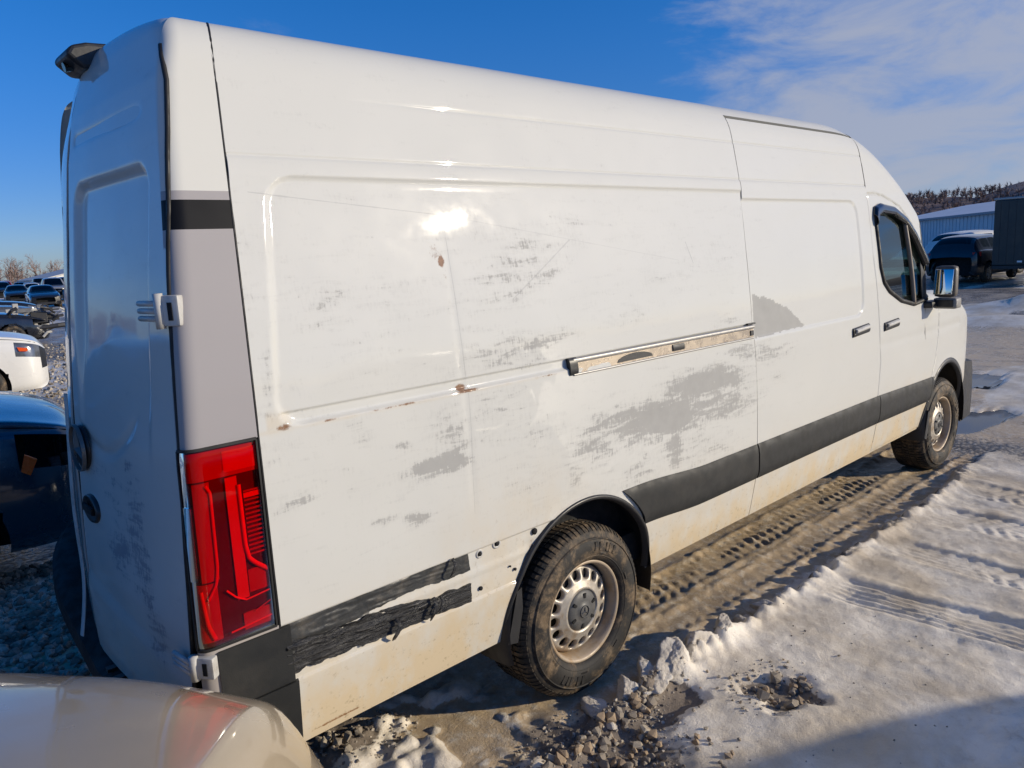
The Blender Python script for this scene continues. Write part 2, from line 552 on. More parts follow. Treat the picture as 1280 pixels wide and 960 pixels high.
# scuffed areas of the side: centre, two axes, strength (van side coordinates)
SC = [(-0.256,1.877,0.302,0.124,0.088,-0.118,0.42),(-0.375,1.558,0.256,-0.006,0.004,-0.066,0.5),(-0.159,1.578,0.184,0.001,0.005,-0.044,0.5),(-0.495,1.774,0.095,-0.007,-0.030,-0.169,0.3),(0.736,1.793,0.159,0.024,0.015,-0.036,0.3),(-1.086,1.807,0.063,0.025,0.016,-0.036,0.42),(-1.383,1.774,0.042,-0.004,-0.051,-0.332,0.28),(0.899,1.248,0.361,-0.004,0.031,-0.083,0.95),(0.534,1.140,0.457,-0.026,0.029,-0.102,0.95),(1.038,1.116,0.342,-0.012,0.034,-0.087,0.7),(0.140,1.185,0.256,0.020,0.032,-0.064,0.6),(0.032,1.104,0.216,0.022,0.048,-0.089,0.5),(0.622,0.977,0.091,-0.020,0.000,-0.118,0.7),(-0.072,1.025,0.066,-0.024,-0.034,-0.109,0.45),(-0.242,1.227,0.181,-0.036,-0.008,-0.095,0.33),(1.238,1.355,0.142,-0.018,-0.005,-0.049,0.7),(0.348,0.925,0.287,-0.002,0.058,-0.121,0.38),(0.787,0.941,0.426,-0.025,0.046,-0.109,0.4),(-0.746,1.214,0.145,0.006,0.010,-0.037,0.95),(-0.690,1.317,0.107,-0.022,-0.009,-0.085,0.5),(-1.051,1.389,0.051,-0.011,-0.006,-0.046,0.45),(-0.893,1.311,0.044,-0.009,-0.002,-0.016,0.5),(-0.524,1.313,0.117,-0.022,-0.011,-0.117,0.38),(-1.284,1.220,0.064,0.011,0.007,-0.022,0.62),(-0.864,1.051,0.064,0.002,0.008,-0.026,0.75),(-0.990,1.076,0.054,-0.003,0.003,-0.017,0.5),(-1.207,1.270,0.032,-0.007,-0.001,-0.009,0.4),(-1.101,1.218,0.029,-0.007,-0.001,-0.010,0.4),(-0.401,1.351,0.166,-0.030,-0.009,-0.090,0.3),(-0.343,1.058,0.176,-0.043,-0.008,-0.127,0.27),(-0.079,0.855,0.293,-0.006,0.046,-0.111,0.22),(-1.337,1.362,0.048,0.020,0.005,-0.011,0.45),(-1.330,1.585,0.019,-0.003,-0.020,-0.137,0.35),(1.522,1.319,0.263,-0.004,0.023,-0.063,0.5),(1.563,1.181,0.107,-0.015,-0.001,-0.035,0.4),(1.009,1.817,0.372,-0.018,-0.030,-0.154,0.18),(-0.924,1.652,0.189,-0.022,-0.012,-0.076,0.15),(0.303,1.680,0.343,-0.029,-0.022,-0.136,0.22),(1.103,1.534,0.188,-0.001,0.006,-0.033,0.4)]
TRI = [(1.367, 1.646), (1.444, 1.62), (1.47, 1.626), (1.719, 1.541), (1.923, 1.422), (1.386, 1.413), (1.36, 1.41)]
def in_poly(x, z, poly):
    c = np.zeros(np.shape(x), bool); n = len(poly)
    for i in range(n):
        x1, z1 = poly[i]; x2, z2 = poly[(i + 1) % n]
        if z1 == z2: continue
        t = ((z1 > z) != (z2 > z)) & (x < (x2 - x1) * (z - z1) / (z2 - z1) + x1)
        c ^= t
    return c
def a_scuff(x, y, z):
    s = np.zeros_like(x)
    for cx, cz, ux, uz, wx, wz, d in SC:
        det = ux * wz - uz * wx
        px, pz = x - cx, z - cz
        a = (px * wz - pz * wx) / det; b = (-px * uz + pz * ux) / det
        r = np.hypot(a, b)
        s = np.maximum(s, (d * 1.14) * sstep(1.8, 0.1, r))
    s = np.where((z > 0.9) & (z < 2.15) & (x < 1.36), np.maximum(s, 0.09 + .14 * fbm(x * 2.2, z * 3, 5)), s)
    xx = x + .012 * fbm(x * 25, z * 25, 3); zz = z + .010 * fbm(x * 25, z * 25, 9)
    s = np.where(in_poly(xx, zz, TRI) & (y < .4), 1.25, s)
    return np.where(y < .5, s, 0)
def a_dirt(x, y, z):
    d = 0.80 * sstep(0.98, 0.40, z) + 0.35 * sstep(.62, .43, z) + .35 * sstep(.55, .0, np.hypot((x + .75) * .7, z - .5)) + .30 * sstep(.6, .0, np.hypot((x - 3.7) * .6, z - .5))
    d = np.maximum(d, 0.55 * sstep(.7, 0, np.hypot(x + .40, (z - .7) * 1.2)))
    d = np.maximum(d, 0.35 * sstep(.012, 0, np.abs(z - 1.445)) * (x < .0))
    d = np.maximum(d, 0.4 * sstep(.05, 0, np.abs(z - 1.47)) * (np.abs(x + 1.31) < .04))
    return np.where(y < .5, d, 0.1)
RUST = [(-0.640, 1.905, .018, .024, 1.0), (-0.662, 1.935, .035, .040, .52), (-.63, 1.86, .012, .05, .5), (-0.625, 1.462, .03, .018, .9), (-0.60, 1.448, .07, .008, .8), (-1.30, 1.452, .03, .014, .75), (-1.15, 1.446, .05, .006, .6), (-.95, 1.446, .1, .005, .55), (-.86, 1.446, .05, .006, .7), (-.2, 1.444, .08, .006, .55), (-.33, .74, .02, .09, .75), (-.40, .655, .03, .02, .8), (-.36, .70, .03, .02, .5), (-1.2, .455, .12, .008, .8), (-.9, .44, .1, .006, .5), (-.42, .55, .02, .06, .45), (-1.37, .85, .03, .015, .7)]
def a_rust(x, y, z):
    s = np.zeros_like(x)
    for cx, cz, rx, rz, d in RUST:
        s = np.maximum(s, d * sstep(1.5, 0.2, np.hypot((x - cx) / rx, (z - cz) / rz)))
    return np.where(y < .5, s, 0)
PATTR = {'scuff': a_scuff, 'dirt': a_dirt, 'rust': a_rust}

def paint(name, base=(0.61, 0.605, 0.56), lines=(), bands=None, coat=0.55, scuffcol=(0.36, 0.355, 0.335)):
    m, nt, n, l, b = new_mat(name)
    g = NG(nt); co = g.obj_co()
    X, Y, Z = g.sep(co)
    tint = g.noise(co, 1.7, 3)
    col = g.mix(tint, tuple(c * .96 for c in base), tuple(min(1, c * 1.03) for c in base))
    if bands is not None:
        for z0, z1, bc in bands:
            k = g.math('MULTIPLY', g.math('GREATER_THAN', Z, z0), g.math('LESS_THAN', Z, z1))
            col = g.mix(k, col, bc)
    # scuffs: coarse strokes, bristly vertical scratches, fine speckle
    rotd = g.mapping(co, (3.2, 3.2, 17), (0, R(22), 0))
    s1 = g.noise(rotd, 1.9, 6, 0.68, 0.6)
    s2 = g.noise(g.mapping(co, (130, 130, 28)), 1.0, 4, 0.6)
    s3 = g.noise(co, 55, 5, 0.75)
    nn = g.math('ADD', g.math('ADD', g.math('MULTIPLY', s1, 0.9), g.math('MULTIPLY', s2, 0.46)), g.math('MULTIPLY', s3, 0.22))
    nn = g.math('MULTIPLY', g.math('SUBTRACT', nn, 0.775), 2.3)
    v = g.math('ADD', g.attr('scuff'), nn)
    mask = g.ramp(v, 0.46, 0.80)
    soft = g.ramp(v, 0.18, 0.62)
    mask = g.math('MAXIMUM', g.math('MULTIPLY', mask, 0.92), g.math('MULTIPLY', soft, 0.17))
    colv = g.mix(g.noise(co, 14, 5, 0.6), tuple(c * .88 for c in scuffcol), tuple(c * 1.15 for c in scuffcol))
    col = g.mix(mask, col, colv)
    # thin lines where film sheets end
    for (ax, az, bx, bz, w, dk) in lines:
        L2 = (bx - ax) ** 2 + (bz - az) ** 2
        px = g.math('SUBTRACT', X, ax); pz = g.math('SUBTRACT', Z, az)
        t = g.math('ADD', g.math('MULTIPLY', px, (bx - ax) / L2), g.math('MULTIPLY', pz, (bz - az) / L2), clamp=True)
        ex = g.math('SUBTRACT', px, g.math('MULTIPLY', t, bx - ax)); ez = g.math('SUBTRACT', pz, g.math('MULTIPLY', t, bz - az))
        d = g.math('SQRT', g.math('ADD', g.math('MULTIPLY', ex, ex), g.math('MULTIPLY', ez, ez)))
        d = g.math('ADD', d, g.math('MULTIPLY', g.math('SUBTRACT', g.noise(co, 18, 3), 0.5), w * 2))
        k = g.math('MULTIPLY', g.ramp(d, w, w * .3), dk)
        col = g.mix(k, col, (0.30, 0.30, 0.29))
    # grime and rust
    dn = g.noise(g.mapping(co, (1, 1, .55)), 7, 7, 0.68)
    dk = g.math('MULTIPLY', g.attr('dirt'), g.ramp(dn, 0.28, 0.70, 0.22, 1.15))
    col = g.mix(dk, col, (0.60, 0.495, 0.335))
    sp = g.math('MULTIPLY', g.ramp(g.noise(co, 38, 6, 0.75), 0.56, 0.70), g.math('MULTIPLY', g.attr('dirt'), 0.7))
    col = g.mix(sp, col, (0.33, 0.26, 0.17))
    rk = g.ramp(g.math('ADD', g.attr('rust'), g.math('SUBTRACT', g.noise(co, 70, 5, 0.7), 0.5)), 0.38, 0.75)
    col = g.mix(g.math('MULTIPLY', rk, 0.9), col, g.mix(g.noise(co, 90, 3), (0.30, 0.13, 0.035), (0.10, 0.045, 0.02)))
    l.new(col, b.inputs['Base Color'])
    bad = g.math('MAXIMUM', mask, g.math('MULTIPLY', dk, .7))
    rbase = g.ramp(g.noise(co, 5, 5, 0.6), 0.3, 0.7, 0.42, 0.55)
    l.new(g.mixf(bad, rbase, 0.62), b.inputs['Roughness'])
    b.inputs['Specular IOR Level'].default_value = 0.08
    l.new(g.math('MULTIPLY', g.math('SUBTRACT', 1.0, bad), coat), b.inputs['Coat Weight'])
    l.new(g.ramp(g.noise(co, 9, 5, 0.65), 0.3, 0.75, 0.025, 0.07), b.inputs['Coat Roughness'])
    hb = g.math('ADD', g.math('MULTIPLY', mask, -0.3), g.math('MULTIPLY', g.noise(co, 240, 3), 0.10))
    l.new(g.bump(hb, 0.25, 0.0015), b.inputs['Normal'])
    return m
PAINT_Q = paint('white_paint_side', lines=[(-1.294, 2.131, -0.60, 2.062, .0022, .35), (-.60, 2.062, .748, 1.848, .0022, .18), (-.605, 2.07, -.60, 1.50, .002, .35), (-.60, 1.44, -.615, 1.0, .002, .28), (.655, 1.32, .654, .97, .0022, -.0), (-.33, 1.75, .02, 1.96, .004, .3), (.82, 1.93, .86, 1.83, .003, .5)])
PAINT = paint('white_paint')
PAINT_REAR = paint('white_paint_rear', coat=0.9, scuffcol=(0.25, 0.26, 0.28))
PAINT_PILLAR = paint('white_paint_pillar', bands=[(0.4, 2.1325, (0.345, 0.325, 0.325)), (2.028, 2.108, (0.008, 0.008, 0.009))], coat=.1)
INNER = MAT['void']

van = empty('cargo_van', (0, 0, 0))
tag(van, 'long white high-roof cargo van with scuffed side and taped lower panel', 'van')

# corner pillar first: its front edge is the seam of the side panel
NT = 30
th = np.linspace(R(20.5), R(41.6), NT)
zl = np.linspace(0.62, 2.3, 165)
be = np.linspace(0, R(58), 46)[1:]
OX, OY = -1.2, 0.5
def pillar_rays(zl, be, th, mir=False):
    rows = len(zl) + len(be)
    Zo = np.concatenate([zl, np.full(len(be), 2.3)]); B = np.concatenate([np.zeros(len(zl)), be])
    th2 = np.repeat(th[None, :], rows, 0)
    P = np.stack([np.full_like(th2, OX), np.full_like(th2, OY), np.repeat(Zo[:, None], len(th), 1)], -1)
    cb, sb = np.cos(B)[:, None], np.sin(B)[:, None]
    D = np.stack([-np.sin(th2) * cb, -np.cos(th2) * cb, sb + 0 * th2], -1)
    return P, D
P, D = pillar_rays(zl, be, th)
PV = solve(P, D, 1.5, 0.0)
def dents_small(x, y, z): return 0.0012 * fbm(x * 3 + y * 3, z * 3, 21)
pattr_p = {'scuff': lambda x, y, z: 0 * x - .3, 'dirt': lambda x, y, z: 0.15 * sstep(1.2, .8, z), 'rust': lambda x, y, z: 0 * x}
no_lamp = lambda c: ~((c[:, 2] > .868) & (c[:, 2] < 1.441))
panel_obj('corner_pillar', PV, D, PAINT_PILLAR, van, attrs=pattr_p, flip=True, keep=no_lamp)['label'] = 'grey wrapped rear corner with a black band'
MV = PV.copy(); MV[..., 1] = 2 - MV[..., 1]; MV[..., 0] += .19 * sstep(.5, .1, np.hypot(MV[..., 0] + 1.75, 0)); MD = D.copy(); MD[..., 1] *= -1
panel_obj('corner_pillar', MV, MD, PAINT, van, attrs=pattr_p, keep=no_lamp)
seam_z, seam_x = PV[:, 0, 2], PV[:, 0, 0]
def xseam(z): return np.interp(z, seam_z, seam_x) + 0.006
def xgap(z): return np.interp(z, [.43, .65, .83, 1.17, 1.45, 1.64, 1.84, 2.16, 2.22, 2.43, 2.58, 2.75], [1.366, 1.360, 1.368, 1.360, 1.343, 1.346, 1.352, 1.374, 1.380, 1.392, 1.386, 1.38])
def xdoor(z): return np.interp(z, [.43, .65, .84, 1.08, 1.28, 1.78, 2.18, 2.51, 2.75], [2.97, 2.95, 2.945, 2.97, 2.945, 2.90, 2.925, 2.95, 2.95])

def ins_quarter(x, z):
    x0 = -1.322 + 0.12 * (z - 1.5)
    sd = rbox(x - x0 - 0.0, z, 0, 4.0, 1.447, 2.185, 0.095)
    i = 0.0065 * sstep(0.0, -0.016, sd)
    # channel along the bottom of the recess
    i += 0.008 * sstep(1.495, 1.488, z) * sstep(0, -.01, sd)
    i += 0.004 * np.exp(-((z - 2.237) / .005) ** 2) - 0.004 * sstep(2.25, 2.21, z) * sstep(2.14, 2.2, z)
    i += 0.0035 * np.exp(-((z - 2.43) / .005) ** 2) * sstep(-1.0, -.4, x)
    # shallow bed where the lost rubbing strip sat
    bed = rbox(x, z, -1.6, -.02, .665, .862, .012)
    i += 0.007 * sstep(0.0, -0.008, bed) * (x < .2)
    i += -0.005 * np.exp(-((z - .772) / .012) ** 2) * sstep(-1.0, -.9, -np.abs(x + .7) - .3) * sstep(0, -.01, bed)
    # dents and panel waviness
    dd = sstep(.5, .9, z)
    i += dd * (0.0042 * fbm(x * 1.4, z * 1.7, 31, 3) + 0.0013 * fbm(x * 6, z * 5, 33, 3) * sstep(2.2, 2.0, z))
    i += 0.004 * np.exp(-((x + .615) / .012) ** 2) * sstep(2.05, 1.9, z) * sstep(.95, 1.1, z) * .4
    i += 0.010 * np.exp(-((x + .34) / .05) ** 2 - ((z - .76) / .05) ** 2)
    i += 0.006 * np.exp(-((x - .35) / .25) ** 2 - ((z - 1.12) / .10) ** 2)
    return i
def ins_slide(x, z):
    sd = rbox(x, z, 0.5, 2.735 + .06 * (z - 1.8), 1.405, 2.143, 0.10)
    i = 0.009 * sstep(0.0, -0.016, sd)
    i += 0.004 * np.exp(-((z - 2.237) / .005) ** 2) - 0.004 * sstep(2.25, 2.21, z) * sstep(2.14, 2.2, z)
    i += 0.0035 * np.exp(-((z - 2.43) / .005) ** 2)
    i += sstep(.5, .9, z) * 0.0014 * fbm(x * 1.5, z * 1.7, 41, 3)
    return i
ARCH_R = (-0.02, 0.435, 0.452); ARCH_F = (4.325, 0.435, 0.448)
NZ = len(ZR); NA = len(AR)
r_door = NZ + 6                                   # row where the sliding door ends under the roof edge
V, D = body_patch(xseam, lambda z: xgap(z) - .003, 275, 0, NZ + NA, ins_quarter)
panel_obj('quarter_panel', V, D, PAINT_Q, van, arch=[ARCH_R], attrs=PATTR)['label'] = 'scuffed white rear side panel with grey scrapes and rust'
V, D = body_patch(lambda z: xgap(z) + .003, lambda z: xdoor(z) - .003, 150, 0, r_door, ins_slide)
sl_door = panel_obj('sliding_door', V, D, PAINT, van, attrs=PATTR)
sl_door['label'] = 'white sliding side door with a grey triangular patch'
V, D = body_patch(lambda z: xgap(z) + .003, lambda z: xdoor(z) - .003, 60, r_door, NZ + NA, lambda x, z: 0 * x + .0022)
panel_obj('roof_panel', V, D, PAINT, van, attrs=PATTR)
# left side, never close: one coarse mirrored skin
V, D = body_patch(xseam, lambda z: 0 * z + 2.94, 90, 0, NZ + NA)
V = V[::3].copy(); D = D[::3].copy(); V[..., 1] = 2 - V[..., 1]; D[..., 1] *= -1
panel_obj('side_panel', V, D, PAINT, van, arch=None, attrs=pattr_p, flip=True)

# cab: shell cut into wing, front door and window opening
DOORP = [(2.925, .43), (2.945, .84), (2.97, 1.08), (2.945, 1.28), (2.90, 1.78), (2.928, 2.183), (3.05, 2.187), (3.204, 2.17), (3.452, 2.10), (3.62, 1.99), (3.80, 1.80), (3.99, 1.60), (4.07, 1.42), (4.08, 1.15), (4.03, .95), (3.95, .80), (3.90, .66), (3.88, .43)]
WINP = [(3.0, 1.98), (3.02, 2.06), (3.10, 2.085), (3.31, 2.065), (3.48, 2.0), (3.62, 1.89), (3.80, 1.68), (3.90, 1.56), (3.90, 1.44), (3.56, 1.41), (3.32, 1.455), (3.12, 1.535), (3.035, 1.60), (3.0, 1.70)]
def near_edge(x, z, poly):
    d = np.full(np.shape(x), 9.0)
    for i in range(len(poly)):
        ax, az = poly[i]; bx, bz = poly[(i + 1) % len(poly)]
        L = (bx - ax) ** 2 + (bz - az) ** 2
        t = np.clip(((x - ax) * (bx - ax) + (z - az) * (bz - az)) / L, 0, 1)
        d = np.minimum(d, np.hypot(x - ax - t * (bx - ax), z - az - t * (bz - az)))
    return d
def ins_cab(x, z):
    i = 0.010 * np.exp(-(near_edge(x, z, DOORP) / .006) ** 2) * (z < 2.3)
    i += -0.006 * sstep(.06, .0, np.abs(np.hypot(x - 4.325, z - .435) - .455)) * (z > .3)
    i += 0.004 * np.exp(-((z - 1.18) / .03) ** 2) * (x < 4.6)
    return i
V, D = body_patch(lambda z: xdoor(z) + .003, lambda z: 0 * z + 5.02, 200, 0, NZ + NA, ins_cab, scale=True)
def is_ws(c):
    q = np.abs(c[:, 1] - 1) / .8
    return (c[:, 0] > np.interp(c[:, 2], _wz, _wx) + .30 * (1 - q ** 2) - .09) & (c[:, 2] > 1.50) & (c[:, 1] > .30)
in_d = lambda c: in_poly(c[:, 0], c[:, 2], DOORP) & (c[:, 1] < .55)
in_w = lambda c: in_poly(c[:, 0], c[:, 2], WINP) & (c[:, 1] < .55)
panel_obj('front_body', V, D, PAINT, van, arch=[ARCH_F], attrs=PATTR, keep=lambda c: ~in_d(c) & ~is_ws(c))
fdoor = panel_obj('front_door', V, D, PAINT, van, arch=[ARCH_F], attrs=PATTR, keep=lambda c: in_d(c) & ~in_w(c))
panel_obj('side_window', V - D * .012, D, MAT['glass'], fdoor, keep=lambda c: in_w(c), fl=False)
panel_obj('windscreen', V, D, MAT['dark_glass'], van, keep=lambda c: is_ws(c), fl=False)
MV = V[::2].copy(); MV[..., 1] = 2 - MV[..., 1]; MD = D[::2].copy(); MD[..., 1] *= -1
panel_obj('front_body', MV, MD, PAINT, van, attrs=pattr_p, keep=lambda c: ~is_ws(np.stack([c[:, 0], 2 - c[:, 1], c[:, 2]], -1)) & ~in_w(np.stack([c[:, 0], 2 - c[:, 1], c[:, 2]], -1)), flip=True)
panel_obj('windscreen', MV, MD, MAT['dark_glass'], van, keep=lambda c: is_ws(np.stack([c[:, 0], 2 - c[:, 1], c[:, 2]], -1)), flip=True)
panel_obj('side_window', MV - MD * .012, MD, MAT['glass'], van, keep=lambda c: in_w(np.stack([c[:, 0], 2 - c[:, 1], c[:, 2]], -1)), flip=True)
# nose
yy = np.linspace(.12, 1.88, 60); zz = np.linspace(.35, 1.3, 40)
Yg, Zg = np.meshgrid(yy, zz)
P = np.stack([np.full_like(Yg, 4.3), Yg, Zg], -1); D = np.zeros_like(P); D[..., 0] = 1
V = solve(P, D, 1.6, 0.0, -.004)
panel_obj('front_panel', V, D, PAINT, van, attrs=pattr_p, flip=True)

def surf(x, z, off=0.0):
    """point on the right side skin"""
    x = np.asarray(x, float); z = np.asarray(z, float)
    P = np.stack([x, np.full_like(x, .6), z], -1); D = np.zeros_like(P); D[..., 1] = -1
    return solve(P, D, 1.6, 0.0, off)
def strip_on_side(path_c, half, off=0.0, thick=0.012, nu=None, prof=None):
    pass

def side_patch(name, fx, nu, nv, mat, parent, off=0.004, bulge=0.0, depth=0.014, jitter=0.0, seed=0, wob=None):
    """patch on the side: fx(u, v) -> x, z ; bulging outwards by bulge; closed by a flange"""
    u, v = np.meshgrid(np.linspace(0, 1, nu), np.linspace(0, 1, nv))
    x, z = fx(u, v)
    S = surf(x, z, off)
    b = bulge * np.clip(1 - np.abs(2 * v - 1) ** 4, 0, 1)
    S[..., 1] -= b
    if wob is not None: S[..., 1] -= wob(x, z, u, v)
    N = np.zeros_like(S); N[..., 1] = -1
    fv, ff = flange(S, N, depth)
    A = np.concatenate([S.reshape(-1, 3), fv]); Fs = np.concatenate([grid_faces(nv, nu), ff + nu * nv])
    return obj(name, mesh_from(A, Fs, True), mat, parent)

# dark rubbing strips
def strip_fx(xa, xb, z0, z1):
    return lambda u, v: (xa(v) * (1 - u) + xb(v) * u, z0(u) * (1 - v) + z1(u) * v)
side_patch('side_moulding', strip_fx(lambda v: .372 - .15 * v ** 1.6, lambda v: 1.357 + 0 * v, lambda u: .672 - .027 * sstep(0, .5, u), lambda u: .868 - .030 * sstep(0.1, .6, u)), 90, 22, MAT['moulding'], van, bulge=.012)
side_patch('side_moulding', strip_fx(lambda v: 1.370 + 0 * v, lambda v: 2.945 + .02 * v, lambda u: .645 + 0 * u, lambda u: .838 + 0 * u), 90, 22, MAT['moulding'], sl_door, bulge=.012)
side_patch('side_moulding', strip_fx(lambda v: 2.955 + .02 * v, lambda v: 3.90 + .06 * v, lambda u: .645 - .01 * u, lambda u: .838 - .02 * u), 70, 22, MAT['moulding'], fdoor, bulge=.012)
side_patch('wing_moulding', strip_fx(lambda v: 3.91 + .06 * v, lambda v: 3.93 + .08 * v, lambda u: .632 + 0 * u, lambda u: .815 + 0 * u), 8, 18, MAT['moulding'], van, bulge=.010)
# dark corner caps of the rear bumper, in two tiers, wrapping the corner
def corner_wrap(name, z0, z1, t0, t1, off, mat, parent, mir=False, n=26, rows=14, wob=None, dep=.025):
    t = np.linspace(R(t0), R(t1), n)
    P, D = pillar_rays(np.linspace(z0, z1, rows), np.zeros(0), t)
    Vv = solve(P, D, 1.5, 0.0, off)
    if wob is not None: Vv += D * wob(Vv, np.linspace(0, 1, n)[None, :], np.linspace(0, 1, rows)[:, None])[..., None]
    if mir: Vv = Vv.copy(); Vv[..., 1] = 2 - Vv[..., 1]; Vv[..., 0] += .18; D = D.copy(); D[..., 1] *= -1
    fv, ff = flange(Vv, D, dep)
    A = np.concatenate([Vv.reshape(-1, 3), fv]); Fs = np.concatenate([grid_faces(rows, n), ff + n * rows])
    return obj(name, mesh_from(A, Fs, True), mat, parent)
for mir in (False, True):
    corner_wrap('bumper_corner', .675, .856, 17, 36.5, .008, MAT['moulding'], van, mir)
    corner_wrap('bumper_corner', .43, .671, 16, 42, .012, MAT['moulding'], van, mir)

# inner dark shell that closes every gap, and the underbody
bmI = MB()
bmI.box(-1.30, 2.9, .16, 1.80, .50, 2.40, .03)
bmI.build('inner_shell', INNER, van)
bm = MB()
bm.box(-1.4, 4.0, .30, 1.70, .33, .52)
bm.box(-1.38, 4.6, .10, .16, .46, .60); bm.box(-1.38, 4.6, 1.84, 1.9, .46, .6)
bm.tube([(-.1, .2, .36), (-.1, 1.8, .36)], .06, 10); bm.tube([(4.325, .2, .36), (4.325, 1.8, .36)], .05, 10)
bm.box(-1.55, -1.40, .2, 1.8, .40, .60)
bm.build('chassis', MAT['under'], van)
# liners of the wheel arches
for (ax, az, ar) in (ARCH_R, ARCH_F):
    for sgn in (0, 1):
        m_ = MB()
        prof = [(ar - .004, .012), (ar + .012, .03), (ar + .02, .12), (ar + .02, .42), (ar - .05, .46), (.03, .46)]
        m_.lathe(prof, 48, 'y', (ax, 0, az), R(-14), R(194))
        o = m_.build('wheel_arch', MAT['black_plastic'], van, smooth=True)
        if sgn:
            for v in o.data.vertices: v.co.y = 2 - v.co.y
# black lip round the arches
def arch_lip(ax, az, r, a0, a1, w0, w1, name='arch_lip'):
    t = np.linspace(R(a0), R(a1), 60)
    rows = []
    for k, (dr, off) in enumerate([(-.012, -.02), (-.004, .006), (.004, .009), (w0, .006), (w0 + .003, -.004)]):
        x = ax + (r + dr) * np.cos(t); z_ = az + (r + dr) * np.sin(t)
        rows.append(surf(x, np.maximum(z_, .42), off))
    Vv = np.stack(rows)
    return obj(name, mesh_from(Vv.reshape(-1, 3), grid_faces(len(rows), len(t)), True), MAT['black_plastic'], van)
arch_lip(*ARCH_R, 0, 205, .012, .012)
arch_lip(*ARCH_F, -8, 190, .035, .035)
# mud flaps
for x0, z0 in ((-.475, .42), (3.895, .34)):
    m_ = MB(); poly = [(x0, z0), (x0 + .05, z0 - .01), (x0 + .085, z0 + .12), (x0 + .085, z0 + .21), (x0 + .06, z0 + .20), (x0 + .03, z0 + .10)]
    m_.prism(poly, .016, .20)
    m_.build('mud_flap', MAT['black_plastic'], van)

# film tape over the missing strip
def mat_tape():
    m, nt, n, l, b = new_mat('black_tape')
    g = NG(nt); co = g.obj_co()
    w = g.noise(g.mapping(co, (6, 6, 60), (0, R(8), 0)), 1.6, 6, 0.7, 0.5)
    l.new(g.mix(g.ramp(w, .5, .72), (0.012, 0.012, 0.013), (0.05, 0.048, 0.045)), b.inputs['Base Color'])
    l.new(g.ramp(g.noise(co, 12, 4), .3, .7, .26, .5), b.inputs['Roughness'])
    l.new(g.bump(w, 0.8, 0.012), b.inputs['Normal'])
    return m
MAT['tape'] = mat_tape()
MAT['tape_grey'] = simple('faded_tape', (0.040, 0.041, 0.040), 0.42, var=0.35, scale=18, bump=.5, bscale=40, dirt=(0.12, 0.105, 0.085, .6))
def crumple(seed, amp):
    def f(x, z, u, v):
        r = amp * (np.abs(fbm(x * 7 + z * 10, z * 60, seed, 4)) * 2.2 + .35 * fbm(x * 30, z * 30, seed + 5, 3)) * (1.0 - .6 * u)
        return r
    return f
def t1(u, v):
    x = -1.384 + u * (.737 - .012 * v) + .006 * np.sin(9 * u) * v
    top = .868 + .004 * np.sin(7 * u); bot = .795 + .006 * np.sin(11 * u + 1) + .0 * u - .09 * (1 - u) ** 6
    rag = .006 * fbm(u * 40, v * 0 + 3, 61, 3) * (1 - v)
    return x, bot * (1 - v) + top * v + rag
side_patch('tape_strip', t1, 120, 22, MAT['tape_grey'], van, off=-.004, depth=.006, wob=crumple(71, .005))
def t2(u, v):
    x = -1.372 + u * .722
    bot = .700 - .030 * u + .008 * fbm(u * 22, 0 * u, 62, 3)
    top = .805 - .068 * sstep(.1, 1, u) - .02 * np.exp(-((u - .2) / .12) ** 2) + .012 * fbm(u * 14, 0 * u + 5, 63, 3)
    return x, bot * (1 - v) + top * v
side_patch('tape_strip', t2, 150, 34, MAT['tape'], van, off=-.002, depth=.008, wob=crumple(75, .014))['label'] = 'crumpled shiny black tape along the lower rear panel'
for (x0, za, zb, sw) in ((-.985, .735, .665, .012), (-.83, .755, .675, .010), (-.735, .868, .80, .007), (-.80, .75, .69, .006)):
    m_ = MB(); n = 7
    for k in range(n):
        t = k / (n - 1)
        w = sw * (1 - .5 * t) * (1 + .3 * math.sin(5 * t + x0 * 9))
        xx = x0 - .016 * t + .006 * math.sin(6 * t)
        m_.v += [(xx - w, -.004 - .018 * math.sin(3 * t) - .004, za + (zb - za) * t), (xx + w, -.006 - .022 * math.sin(3 * t), za + (zb - za) * t)]
    m_.f += [(2 * k, 2 * k + 1, 2 * k + 3, 2 * k + 2) for k in range(n - 1)]
    o = m_.build('tape_tatter', MAT['tape'], van, smooth=True)
    o.modifiers.new('thickness', 'SOLIDIFY').thickness = .0015
# clip holes of the lost strip
for (hx, hz, hr, ring) in ((-.60, .838, .008, 1), (-.515, .853, .010, 1), (-.318, .842, .013, 0), (-.605, .705, .008, 0), (-.43, .722, .006, 0), (-.455, .742, .004, 0)):
    p = surf(np.array([hx]), np.array([hz]))[0]
    m_ = MB(); m_.lathe([(0, 0.0), (hr, 0.0), (hr * 1.05, .004)], 16, 'y', (hx, p[1] - .0042 + .010 - .007, hz))
    m_.build('clip_hole', MAT['void'], van, smooth=True)
    if ring:
        m_ = MB(); m_.lathe([(hr * 1.02, .002), (hr * 1.25, -.004), (hr * 2.0, -.004), (hr * 2.3, .002)], 20, 'y', (hx, p[1] + .006, hz))
        m_.build('clip_washer', MAT['trim_white'], van, smooth=True)

